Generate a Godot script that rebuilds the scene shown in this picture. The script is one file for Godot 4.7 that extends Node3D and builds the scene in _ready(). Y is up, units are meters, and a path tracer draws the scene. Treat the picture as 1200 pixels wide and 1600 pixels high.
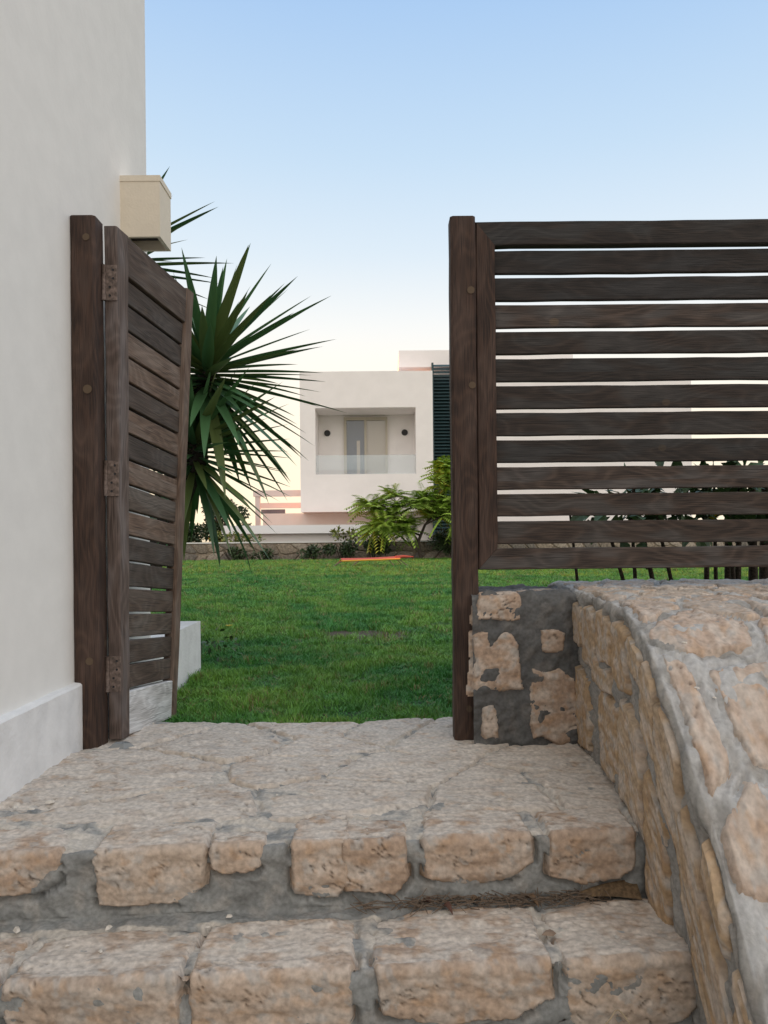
extends Node3D
# x right, y up, z = -distance from the viewer; the landing at the gate is y = 0

var rng := RandomNumberGenerator.new()
var M := {}
var used := {}

# ------------------------------------------------------------------ helpers
func numbered(called: String) -> String:
	if not used.has(called):
		used[called] = 0
		return called
	used[called] += 1
	return "%s_%03d" % [called, used[called]]

func thing(called: String, label: String, category: String, at := Vector3.ZERO, group := "") -> Node3D:
	var o := Node3D.new()
	o.name = numbered(called)
	add_child(o)
	o.position = at
	tag(o, label, category, group)
	return o

func tag(o: Node, label: String, category: String, group := "") -> void:
	o.set_meta("label", label)
	o.set_meta("category", category)
	if group: o.set_meta("group", group)

func put(mesh: Mesh, called: String, mat: Material, parent: Node = self) -> MeshInstance3D:
	var o := MeshInstance3D.new()
	o.mesh = mesh
	o.name = numbered(called) if parent == self else called
	o.material_override = mat
	parent.add_child(o, true)
	return o

func structure(mesh: Mesh, called: String, mat: Material) -> MeshInstance3D:
	var o := put(mesh, called, mat)
	o.set_meta("kind", "structure")
	return o

func lin(r: float, g: float, b: float) -> Color:
	return Color(r, g, b).linear_to_srgb()

func mat(c: Color, rough := 0.85) -> StandardMaterial3D:
	var m := StandardMaterial3D.new()
	m.albedo_color = c
	m.roughness = rough
	return m

func noise(sd: int, freq: float, oct := 3, type := FastNoiseLite.TYPE_SIMPLEX_SMOOTH) -> FastNoiseLite:
	var n := FastNoiseLite.new()
	n.seed = sd
	n.noise_type = type
	n.frequency = freq
	n.fractal_octaves = oct
	n.fractal_type = FastNoiseLite.FRACTAL_FBM if oct > 1 else FastNoiseLite.FRACTAL_NONE
	return n

func grey_texture(n: FastNoiseLite, size: int, lo: float, hi: float, power := 1.0) -> ImageTexture:
	var im := n.get_seamless_image(size, size)
	im.convert(Image.FORMAT_L8)
	var d := im.get_data()
	for i in d.size():
		d[i] = int(255.0 * lerpf(lo, hi, pow(d[i] / 255.0, power)))
	return ImageTexture.create_from_image(Image.create_from_data(size, size, false, Image.FORMAT_L8, d))

func triplanar(m: StandardMaterial3D, tex: Texture2D, bump: Texture2D, scale: float, bump_cm: float, world := true) -> StandardMaterial3D:
	m.albedo_texture = tex
	m.uv1_triplanar = true
	m.uv1_world_triplanar = world
	m.uv1_scale = Vector3.ONE * scale
	m.uv1_triplanar_sharpness = 4.0
	if bump:
		m.heightmap_enabled = true
		m.heightmap_texture = bump
		m.heightmap_scale = bump_cm
	return m

# a box between two corners, added to a SurfaceTool
func add_box(st: SurfaceTool, a: Vector3, b: Vector3) -> void:
	var lo := a.min(b)
	var hi := a.max(b)
	var p := []
	for k in 8:
		p.append(Vector3(hi.x if k & 1 else lo.x, hi.y if k & 2 else lo.y, hi.z if k & 4 else lo.z))
	for q in [[0, 2, 3, 1], [5, 7, 6, 4], [4, 6, 2, 0], [1, 3, 7, 5], [2, 6, 7, 3], [4, 0, 1, 5]]:
		quad(st, p[q[0]], p[q[3]], p[q[2]], p[q[1]])

func quad(st: SurfaceTool, a: Vector3, b: Vector3, c: Vector3, d: Vector3) -> void:
	for v in [a, b, c, a, c, d]:
		st.add_vertex(v)

func begin(smooth := false) -> SurfaceTool:
	var st := SurfaceTool.new()
	st.begin(Mesh.PRIMITIVE_TRIANGLES)
	st.set_smooth_group(0 if smooth else -1)
	return st

func done(st: SurfaceTool) -> ArrayMesh:
	st.generate_normals()
	return st.commit()

func box(a: Vector3, b: Vector3) -> ArrayMesh:
	var st := begin()
	add_box(st, a, b)
	return done(st)

# block with chamfered long edges along the given axis size, centred on x and z, standing on y = 0
func chamfered(size: Vector3, c: float) -> ArrayMesh:
	var st := begin()
	var x := size.x / 2
	var z := size.z / 2
	var rings := []
	for lv in [[0.0, c], [c, 0.0], [size.y - c, 0.0], [size.y, c]]:
		var i: float = lv[1]
		var ring := []
		for q in [[-x + c, -z + i], [x - c, -z + i], [x - i, -z + c], [x - i, z - c], [x - c, z - i], [-x + c, z - i], [-x + i, z - c], [-x + i, -z + c]]:
			ring.append(Vector3(q[0], lv[0], q[1]))
		rings.append(ring)
	for k in 3:
		for j in 8:
			quad(st, rings[k][j], rings[k][(j + 1) % 8], rings[k + 1][(j + 1) % 8], rings[k + 1][j])
	for j in range(1, 7):
		for v in [rings[0][0], rings[0][j + 1], rings[0][j], rings[3][0], rings[3][j], rings[3][j + 1]]:
			st.add_vertex(v)
	return done(st)

func add_tube(st: SurfaceTool, path: Array, radii: Array, sides := 6) -> void:
	var rings := []
	var side := Vector3.ZERO
	for k in path.size():
		var t: Vector3 = (path[mini(k + 1, path.size() - 1)] - path[maxi(k - 1, 0)]).normalized()
		if side == Vector3.ZERO:
			side = t.cross(Vector3(0.31, 0.2, 0.93)).normalized()
		side = (side - t * side.dot(t)).normalized()
		var up := t.cross(side)
		var ring := []
		for j in sides:
			var a := TAU * j / sides
			ring.append(path[k] + (side * cos(a) + up * sin(a)) * radii[k])
		rings.append(ring)
	for k in path.size() - 1:
		for j in sides:
			var n := (j + 1) % sides
			quad(st, rings[k][j], rings[k][n], rings[k + 1][n], rings[k + 1][j])
	for j in range(1, sides - 1):
		for v in [rings[0][0], rings[0][j], rings[0][j + 1]]: st.add_vertex(v)
		var e: Array = rings[-1]
		for v in [e[0], e[j + 1], e[j]]: st.add_vertex(v)

func tube(path: Array, radii: Array, sides := 6) -> ArrayMesh:
	var st := begin(true)
	add_tube(st, path, radii, sides)
	return done(st)

# ------------------------------------------------------------------ wood
func wood_texture(sd: int, dark: Vector3, light: Vector3, knot_c: Vector3, knots: Array, grey: float) -> Array:
	var w := 1024
	var h := 256
	var n1 := noise(sd, 1.0, 2)
	var n2 := noise(sd + 7, 1.0, 2)
	var col := Image.create_empty(w, h, false, Image.FORMAT_RGB8)
	var hgt := Image.create_empty(w, h, false, Image.FORMAT_L8)
	for y in h:
		for x in w:
			var v := y / 256.0
			var warp := n1.get_noise_2d(x * 0.004, v * 1.6) * 1.1
			var kn := 0.0
			for k in knots:
				var dx: float = (x - k[0]) / (k[2] * 1.6)
				var dy: float = (y - k[1]) / float(k[2])
				var r := dx * dx + dy * dy
				if r < 12.0:
					warp += signf(dy) * exp(-r * 0.35) * 0.35 * (1.0 - exp(-absf(dy) * 2.0))
					var rr: float = sqrt((x - k[0]) * (x - k[0]) * 2.2 + dy * dy * k[2] * k[2]) / k[2]
					kn = maxf(kn, 1.0 - smoothstep(0.75, 1.05, rr))
			var ring := 0.5 + 0.5 * sin((v * 4.0 + warp * 3.2 + 0.05 * n2.get_noise_2d(x * 0.02, y * 0.2)) * TAU)
			ring = pow(ring, 2.0)
			var fib := 0.5 + 0.5 * n2.get_noise_2d(x * 0.018, y * 0.42)
			var patch := 0.5 + 0.5 * n1.get_noise_2d(x * 0.007 + 50.0, y * 0.014)
			var crack := smoothstep(0.42, 0.55, n2.get_noise_2d(x * 0.007 + 90.0, y * 0.25))
			var g := clampf(0.5 + 0.62 * (fib - 0.5) + 0.22 * (ring - 0.4) + 0.75 * (patch - 0.5), 0.0, 1.0)
			var c := dark.lerp(light, g)
			var lum := (c.x + c.y + c.z) / 3.0
			c = c.lerp(Vector3(lum, lum * 1.0, lum * 1.0), grey * smoothstep(0.35, 0.7, patch))
			c = c.lerp(knot_c * (0.6 + 0.5 * fib), kn * 0.6)
			c *= 1.0 - 0.55 * crack
			col.set_pixel(x, y, Color(c.x, c.y, c.z).linear_to_srgb())
			hgt.set_pixel(x, y, Color.from_hsv(0, 0, clampf(0.6 * fib + 0.2 * ring + 0.15 - 0.45 * crack, 0.0, 1.0)))
	return [ImageTexture.create_from_image(col), ImageTexture.create_from_image(hgt)]

func wood_material(t: Array, tint: Color) -> StandardMaterial3D:
	var m := mat(tint, 0.78)
	m.albedo_texture = t[0]
	m.heightmap_enabled = true
	m.heightmap_texture = t[1]
	m.heightmap_scale = 0.13
	return m

func straight(p: Vector3) -> Vector3:
	return p

# a sawn board along +x (0..l), w high (y), t thick (z), slightly wavy, edges chamfered; put through the map
func plank(l: float, w: float, t: float, map: Callable, cut0 := 0.0, cut1 := 0.0, ch := 0.003, wob := 0.0012) -> ArrayMesh:
	var st := begin()
	var segs := maxi(2, int(l / 0.12))
	var uo := rng.randf() * maxf(0.0, 1.0 - l / 2.2)
	var vo := rng.randf()
	var rings := []
	var per := []
	var y := w / 2
	var z := t / 2
	var prof := [[-y + ch, z], [y - ch, z], [y, z - ch], [y, -z + ch], [y - ch, -z], [-y + ch, -z], [-y, -z + ch], [-y, z - ch]]
	var acc := 0.0
	for j in 9:
		per.append(acc)
		var a: Array = prof[j % 8]
		var b: Array = prof[(j + 1) % 8]
		acc += Vector2(a[0] - b[0], a[1] - b[1]).length()
	for k in segs + 1:
		var x := l * k / segs
		var ju := rng.randf_range(-wob, wob)
		var jd := rng.randf_range(-wob, wob)
		var jz := rng.randf_range(-wob, wob)
		var ring := []
		for q in prof:
			var xx := x
			if k == 0: xx += cut0 * (q[0] / w + 0.5)
			if k == segs: xx -= cut1 * (q[0] / w + 0.5)
			ring.append([map.call(Vector3(xx, q[0] + (ju if q[0] > 0 else jd), q[1] + jz)), xx])
		rings.append(ring)
	for k in segs:
		for j in 8:
			var n := (j + 1) % 8
			var c := [[rings[k][j], per[j]], [rings[k][n], per[j + 1]], [rings[k + 1][n], per[j + 1]], [rings[k + 1][j], per[j]]]
			for i in [0, 2, 1, 0, 3, 2]:
				st.set_uv(Vector2(c[i][0][1] / 2.2 + uo, c[i][1] / 0.3 + vo))
				st.add_vertex(c[i][0][0])
	for e in [0, segs]:
		for j in range(1, 7):
			for i in ([0, j, j + 1] if e == 0 else [0, j + 1, j]):
				st.set_uv(Vector2(uo + prof[i][0] * 0.25, vo + prof[i][1] * 3.0))
				st.add_vertex(rings[e][i][0])
	return done(st)

# ------------------------------------------------------------------ stonework in relief
# base(u, v) gives [point, normal]; height(u, v, normal) pushes it out (NAN leaves a hole); tint(u, v, normal) its colour
func relief(base: Callable, r: Rect2, step_u: float, step_v: float, height: Callable, tint: Callable) -> ArrayMesh:
	var nu := maxi(2, int(ceil(r.size.x / step_u)))
	var nv := maxi(2, int(ceil(r.size.y / step_v)))
	var pts := PackedVector3Array()
	var cols := PackedColorArray()
	var nor := PackedVector3Array()
	var ok := PackedInt32Array()
	var outn := PackedVector3Array()
	for j in nv + 1:
		for i in nu + 1:
			var u := r.position.x + r.size.x * i / nu
			var v := r.position.y + r.size.y * j / nv
			var h: float = height.call(u, v)
			if is_nan(h):
				pts.append(Vector3.ZERO)
				outn.append(Vector3.UP)
				cols.append(Color.WHITE)
				ok.append(0)
			else:
				var b: Array = base.call(u, v)
				pts.append(b[0] + b[1] * h)
				outn.append(b[1])
				cols.append(tint.call(u, v))
				ok.append(1)
			nor.append(Vector3.ZERO)
	var idx := PackedInt32Array()
	for j in nv:
		for i in nu:
			var a := j * (nu + 1) + i
			var b := a + 1
			var c := a + nu + 2
			var d := a + nu + 1
			for t in [[a, b, c], [a, c, d]]:
				if ok[t[0]] and ok[t[1]] and ok[t[2]]:
					var n: Vector3 = (pts[t[1]] - pts[t[0]]).cross(pts[t[2]] - pts[t[0]])
					if n.dot(outn[t[0]]) > 0.0:
						idx.append_array(PackedInt32Array([t[0], t[2], t[1]]))
					else:
						idx.append_array(PackedInt32Array([t[0], t[1], t[2]]))
						n = -n
					for k in t: nor[k] += n
	var keep := PackedInt32Array()
	keep.resize(pts.size())
	keep.fill(-1)
	var p2 := PackedVector3Array()
	var n2 := PackedVector3Array()
	var c2 := PackedColorArray()
	for k in idx.size():
		var a := idx[k]
		if keep[a] < 0:
			keep[a] = p2.size()
			p2.append(pts[a])
			n2.append(nor[a].normalized())
			c2.append(cols[a])
		idx[k] = keep[a]
	var arr := []
	arr.resize(Mesh.ARRAY_MAX)
	arr[Mesh.ARRAY_VERTEX] = p2
	arr[Mesh.ARRAY_NORMAL] = n2
	arr[Mesh.ARRAY_COLOR] = c2
	arr[Mesh.ARRAY_INDEX] = idx
	var m := ArrayMesh.new()
	m.add_surface_from_arrays(Mesh.PRIMITIVE_TRIANGLES, arr)
	return m

var nz_low := noise(3, 7.0, 3)
var nz_mid := noise(11, 22.0, 4)
var nz_fine := noise(17, 75.0, 3)
var nz_ridge := noise(23, 5.5, 3)
var nz_crack := noise(29, 9.0, 3)

func terrace(x: float, n: float, soft: float) -> float:
	var y := x * n
	var f := floorf(y)
	return (f + smoothstep(1.0 - soft, 1.0, y - f)) / n

# distance to the outline of a polygon, positive inside
func inside(p: Vector2, poly: PackedVector2Array) -> float:
	var best := 1e9
	var sgn := -1.0
	var n := poly.size()
	var j := n - 1
	for i in n:
		var a := poly[i]
		var b := poly[j]
		var e := b - a
		var w := p - a
		var q := w - e * clampf(w.dot(e) / e.length_squared(), 0.0, 1.0)
		best = minf(best, q.length_squared())
		if (a.y > p.y) != (b.y > p.y) and p.x < (b.x - a.x) * (p.y - a.y) / (b.y - a.y) + a.x:
			sgn = -sgn
		j = i
	return sgn * sqrt(best)

# an uneven rounded outline in a rectangle
func outline(x0: float, x1: float, y0: float, y1: float, rough := 0.16) -> PackedVector2Array:
	var out := PackedVector2Array()
	var c := Vector2((x0 + x1) / 2, (y0 + y1) / 2)
	var hx := absf(x1 - x0) / 2
	var hy := absf(y1 - y0) / 2
	for q in [[-1, -0.92], [-0.55, -1], [0.2, -1], [0.97, -0.97], [1, -0.1], [0.98, 0.72], [0.62, 1], [-0.25, 0.98], [-0.93, 0.9], [-1, 0.1]]:
		var k := 1.0 + rng.randf_range(-rough, rough * 0.5)
		var k2 := 1.0 + rng.randf_range(-rough, rough * 0.5)
		out.append(c + Vector2(q[0] * hx * k, q[1] * hy * k2))
	return out

# thin open cracks in a stone, here and there
func crack_at(u: float, v: float, off: float) -> float:
	var m := nz_low.get_noise_2d(u * 0.5 + off * 2.0, v * 0.5)
	if m < 0.02: return 0.0
	return (1.0 - smoothstep(0.0, 0.035, absf(nz_crack.get_noise_2d(u * 0.7 + off, v * 1.5)))) * smoothstep(0.02, 0.15, m)

# one stone set in the mortar of a relief sheet
func stone(parent: Node, base: Callable, poly: PackedVector2Array, proud: Callable, tone: Vector3, res: float, off: float, rough := 1.0, trodden_lit = null) -> void:
	var lo := poly[0]
	var hi := poly[0]
	for p in poly:
		lo = lo.min(p)
		hi = hi.max(p)
	lo -= Vector2.ONE * 0.02
	hi += Vector2.ONE * 0.02
	var tilt_u := rng.randf_range(-0.02, 0.02)
	var tilt_v := rng.randf_range(-0.025, 0.025)
	var mid := (lo + hi) / 2
	# a few split planes make the broken face
	var planes := []
	var half := (hi - lo) / 2
	for k in 7:
		var a := rng.randf() * TAU
		var g := Vector2(cos(a), sin(a))
		planes.append([g * rng.randf_range(0.12, 0.45), rng.randf_range(0.5, 0.95) * absf(g.x * half.x) + rng.randf_range(0.5, 0.95) * absf(g.y * half.y)])
	var height := func(u: float, v: float) -> float:
		var q := inside(Vector2(u, v), poly)
		if q < -0.018: return NAN
		q += 0.006 * nz_mid.get_noise_2d(u * 0.8 + off, v * 0.8) + 0.003 * nz_fine.get_noise_2d(u, v + off)
		var f := smoothstep(-0.006, 0.003, q)
		var pr: float = proud.call(u, v)
		var front := clampf(pr / 0.02, 0.0, 1.0)
		var r := Vector2(u, v) - mid
		var cut := 0.0
		for e in planes:
			var g: Vector2 = e[0]
			var gl := g.length()
			cut = minf(cut, -(r.dot(g) / gl - e[1]) * gl)
		cut = maxf(cut, -0.014)
		var strata := terrace(nz_low.get_noise_2d(u * 0.7 + off * 3.0, v * 2.4) * 0.5 + 0.5, 8.0, 0.08) - 0.5
		var amp := (0.5 + 0.5 * front) * rough
		var h := pr + amp * (cut * 1.0 + 0.015 * strata + 0.003 * nz_ridge.get_noise_2d(u + off, v * 1.4)) + 0.0012 * nz_mid.get_noise_2d(u * 1.5, v * 1.5 + off) + 0.0004 * nz_fine.get_noise_2d(u, v)
		h -= 0.007 * crack_at(u, v, off)
		h += (u - mid.x) * tilt_u * (1.0 - 0.6 * front) + (v - mid.y) * tilt_v * (1.0 - 0.6 * front)
		return lerpf(-0.017, h, f)
	var tint := func(u: float, v: float) -> Color:
		var a := 0.5 + 0.5 * nz_low.get_noise_2d(u * 1.3 + off, v * 2.2)
		var b := nz_mid.get_noise_2d(u * 1.2 + off, v * 2.0)
		var c := tone * (0.90 + 0.16 * b)
		c = c.lerp(Vector3(0.74, 0.64, 0.55) * (0.95 + 0.1 * b), smoothstep(0.38, 0.72, a) * 0.75)
		c = c.lerp(Vector3(0.56, 0.35, 0.20), smoothstep(0.18, 0.5, nz_mid.get_noise_2d(u * 0.55 + 40.0, v * 0.8 + off)) * 0.45)
		c = c.lerp(Vector3(0.52, 0.50, 0.47), smoothstep(0.25, 0.42, nz_mid.get_noise_2d(u * 0.7 + off, v * 0.7 + 77.0)) * 0.55)
		if trodden_lit != null and trodden_lit.call(u, v):
			c = c.lerp(Vector3(0.81, 0.73, 0.64) * (0.95 + 0.14 * b), smoothstep(-0.35, 0.15, nz_crack.get_noise_2d(u * 0.8 + 12.0, v * 0.8 + off) + 0.3 * b) * 0.8)
		# beds of the split limestone differ in tone; dirt fills its cracks
		var bed := floorf((nz_low.get_noise_2d(u * 0.7 + off * 3.0, v * 2.4) * 0.5 + 0.5) * 8.0)
		c *= 1.0 + 0.13 * (fposmod(sin(bed * 12.9898 + off) * 43758.5, 1.0) - 0.55)
		c *= 1.0 - 0.55 * crack_at(u, v, off)
		return Color(c.x, c.y, c.z)
	var m := relief(base, Rect2(lo, hi - lo), res, res, height, tint)
	put(m, "stone", M.stone, parent)

# how deep the open joint between the mortar and the stones is here
func joint(u: float, v: float, polys: Array, depth := 0.024) -> float:
	var p := Vector2(u, v)
	var deep := 0.0
	for e in polys:
		if e[1].has_point(p):
			var q := inside(p, e[0])
			if q > -0.02 and q < 0.012:
				deep = maxf(deep, 1.0 - smoothstep(0.0, 0.008, absf(q + 0.006)))
	if deep <= 0.0: return 0.0
	return depth * deep * smoothstep(-0.12, 0.12, nz_crack.get_noise_2d(u, v))

func clipped(poly: PackedVector2Array, at: Vector2, n: Vector2) -> PackedVector2Array:
	var out := PackedVector2Array()
	for k in poly.size():
		var a := poly[k]
		var b := poly[(k + 1) % poly.size()]
		var da := (a - at).dot(n)
		var db := (b - at).dot(n)
		if da >= 0.0: out.append(a)
		if (da >= 0.0) != (db >= 0.0): out.append(a.lerp(b, da / (da - db)))
	return out

func framed(poly: PackedVector2Array) -> Array:
	var r := Rect2(poly[0], Vector2.ZERO)
	for p in poly: r = r.expand(p)
	return [poly, r.grow(0.025)]

func mortar_tint(grey: Vector3, sd: float, trodden_lit = null, dust_lit := Vector3(0.72, 0.65, 0.56), blot := 0.5) -> Callable:
	return func(u: float, v: float) -> Color:
		var a := nz_low.get_noise_2d(u * 0.8 + sd, v * 0.8)
		var b := nz_mid.get_noise_2d(u + sd, v)
		var c := grey * (1.0 + 0.22 * a + 0.16 * b)
		c = c.lerp(Vector3(0.60, 0.53, 0.46), smoothstep(0.05, 0.4, nz_low.get_noise_2d(u * 1.7, v * 1.7 + sd + 31.0)) * blot)
		if trodden_lit != null and trodden_lit.call(u, v):
			c = c.lerp(dust_lit * (1.0 + 0.12 * b), smoothstep(-0.5, 0.1, nz_crack.get_noise_2d(u * 0.9 + 12.0, v * 0.9) + 0.25 * b) * 0.88)
		return Color(c.x, c.y, c.z)

# the flight: v runs along the landing, over its edge, down the riser, along the tread ...
func stair_raw(x: float, s: float) -> Vector2:
	var e1 := 1.85 + 0.075 * x
	var e2 := 1.59 + 0.06 * x
	var e3 := 1.27 + 0.06 * x
	var back := 3.07 + 0.03 * sin(x * 5.0) - e1
	if s < -back: return Vector2(e1 + back, s + back)
	if s < 0.0: return Vector2(e1 - s, 0.0)
	if s < 0.16: return Vector2(e1 + 0.012 * s / 0.16, -s)
	var t1 := e1 + 0.012 - e2
	s -= 0.16
	if s < t1: return Vector2(e1 + 0.012 - s, -0.16)
	s -= t1
	if s < 0.2: return Vector2(e2 + 0.012 * s / 0.2, -0.16 - s)
	s -= 0.2
	var t2 := e2 + 0.012 - e3
	if s < t2: return Vector2(e2 + 0.012 - s, -0.36)
	s -= t2
	return Vector2(e3, -0.36 - s)

func stair_round(x: float, s: float) -> Vector2:
	return (stair_raw(x, s - 0.008) + stair_raw(x, s - 0.003) + stair_raw(x, s + 0.003) + stair_raw(x, s + 0.008)) / 4.0

func stair_base(x: float, s: float) -> Array:
	var p := stair_round(x, s)
	var a := stair_round(x, s - 0.006)
	var b := stair_round(x, s + 0.006)
	var n := Vector3(0, a.x - b.x, -(b.y - a.y)).normalized()
	return [Vector3(x, p.y, -p.x), n]

func stair_front(x: float, s: float) -> float:   # 1 on a riser, 0 on a tread
	var e := 0.432 + 0.015 * x
	return maxf(smoothstep(-0.01, 0.01, s) - smoothstep(0.15, 0.17, s), smoothstep(e - 0.01, e + 0.01, s) - smoothstep(e + 0.19, e + 0.21, s))

# the sloping wall beside the flight: u = distance, v < 0 down its face, v > 0 across its top
const WALL_D := [0.8, 1.0, 1.2, 1.378, 1.428, 1.508, 1.617, 1.742, 1.913, 2.1, 3.3]
const WALL_Y := [-0.7, -0.5, -0.25, -0.06, 0.005, 0.125, 0.229, 0.363, 0.486, 0.52, 0.53]
func interp(x: float, xs: Array, ys: Array) -> float:
	for k in range(1, xs.size()):
		if x <= xs[k]:
			return lerpf(ys[k - 1], ys[k], clampf((x - xs[k - 1]) / (xs[k] - xs[k - 1]), 0.0, 1.0))
	return ys[-1]

var wall_ys := PackedFloat32Array()
var wall_xs := PackedFloat32Array()
func wall_tables() -> void:
	for k in 521:
		var d := 0.8 + 0.005 * k
		wall_ys.append((interp(d - 0.06, WALL_D, WALL_Y) + interp(d, WALL_D, WALL_Y) + interp(d + 0.06, WALL_D, WALL_Y)) / 3.0)
		wall_xs.append(interp(d, [1.0, 1.4, 1.9, 2.72, 3.2], [0.64, 0.63, 0.615, 0.66, 0.67]))

func wall_raw(d: float, t: float) -> Vector3:
	var f := clampf((d - 0.8) / 0.005, 0.0, 519.0)
	var k := int(f)
	var y := lerpf(wall_ys[k], wall_ys[k + 1], f - k)
	var x := lerpf(wall_xs[k], wall_xs[k + 1], f - k)
	if t < 0.0: return Vector3(x + t * -0.02, y + t, -d)
	return Vector3(x + t, y, -d)

func wall_round(d: float, t: float) -> Vector3:
	return (wall_raw(d, t - 0.02) + wall_raw(d, t - 0.007) + wall_raw(d, t + 0.007) + wall_raw(d, t + 0.02)) / 4.0

func wall_base(d: float, t: float) -> Array:
	var p := wall_round(d, t)
	var tt := wall_round(d, t + 0.006) - wall_round(d, t - 0.006)
	var td := wall_round(d + 0.02, t) - wall_round(d - 0.02, t)
	var n := td.cross(tt).normalized()
	if n.y - n.x < 0.0: n = -n
	return [p, n]

# the short pier under the fence: u = x, v < 0 down its face, v > 0 back across its top
func pier_raw(x: float, t: float) -> Vector3:
	if t < 0.0: return Vector3(x, 0.515 + t, -2.70 + t * -0.02)
	return Vector3(x, 0.515, -2.70 - t)

func pier_base(x: float, t: float) -> Array:
	var p := (pier_raw(x, t - 0.02) + pier_raw(x, t - 0.007) + pier_raw(x, t + 0.007) + pier_raw(x, t + 0.02)) / 4.0
	var k := smoothstep(-0.02, 0.02, t)
	return [p, Vector3(0, k, 1.0 - k).normalized()]

# ------------------------------------------------------------------ gate: x = distance from the hinge, y = height, z = through the leaf
const GATE_W := 0.59
func gate_map(p: Vector3) -> Vector3:
	var a := p.x / GATE_W
	var x := -0.927 + a * lerpf(0.037, 0.127, p.y / 1.8) + p.z
	return Vector3(x, p.y - 0.053 * a, -2.76 - p.x)

# ------------------------------------------------------------------ plants
func leaf_blade(l: float, w: float, droop: float, fold: float) -> ArrayMesh:
	var st := begin(true)
	var n := 8
	var rows := []
	for k in n + 1:
		var t := float(k) / n
		var ww := w * (0.55 + 0.45 * sin(minf(t / 0.45, 1.0) * PI / 2)) * pow(1.0 - pow(t, 2.2), 0.9) * 0.5 + 0.0006
		var y := l * t
		var z := -droop * l * t * t * t
		rows.append([Vector3(-ww, y, z + fold * ww), Vector3(0, y, z), Vector3(ww, y, z + fold * ww)])
	for k in n:
		for s in 2:
			quad(st, rows[k][s], rows[k][s + 1], rows[k + 1][s + 1], rows[k + 1][s])
	return done(st)

func add_leaf(st: SurfaceTool, at: Vector3, dir: Vector3, up: Vector3, l: float, w: float, c: Color) -> void:
	var side := dir.cross(up).normalized()
	var nn := side.cross(dir).normalized()
	var a := at
	var b := at + dir * l * 0.45 + side * w * 0.5 + nn * l * 0.06
	var d := at + dir * l * 0.45 - side * w * 0.5 + nn * l * 0.06
	var m := at + dir * l * 0.5
	var e := at + dir * l - nn * l * 0.08
	st.set_color(c)
	for v in [a, b, m, a, m, d, m, b, e, m, e, d]:
		st.add_vertex(v)

func rand_dir() -> Vector3:
	return Vector3(rng.randfn(), rng.randfn(), rng.randfn()).normalized()

# a leafy bush: stems and a crown of leaves in clumps
func bush(o: Node3D, clumps: Array, leaves: int, size: float, c: Vector3, m: Material, called := "foliage") -> void:
	var st := begin()
	for cl in clumps:
		var r: float = cl[1]
		for k in int(leaves * r * r / 0.04):
			var d := rand_dir()
			var p: Vector3 = cl[0] + d * r * pow(rng.randf(), 0.45) * Vector3(1, 0.8, 1)
			var dir := (d + rand_dir() * 0.8 + Vector3(0, -0.1, 0)).normalized()
			var f := rng.randf_range(0.65, 1.4)
			add_leaf(st, p, dir, (Vector3.UP + rand_dir() * 0.7).normalized(), size * rng.randf_range(0.7, 1.2), size * 0.5, Color(c.x * f, c.y * f, c.z * f))
	put(done(st), called, m, o)

func _ready() -> void:
	rng.seed = 20
	nz_ridge.fractal_type = FastNoiseLite.FRACTAL_RIDGED
	wall_tables()
	view_and_light()
	materials()
	ground()
	villa_beside()
	steps()
	side_wall()
	posts_and_fence()
	gate()
	yucca()
	grass()
	far_wall()
	far_villa()
	far_plants()
	shrubs_behind_fence()
	small_things()

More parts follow.
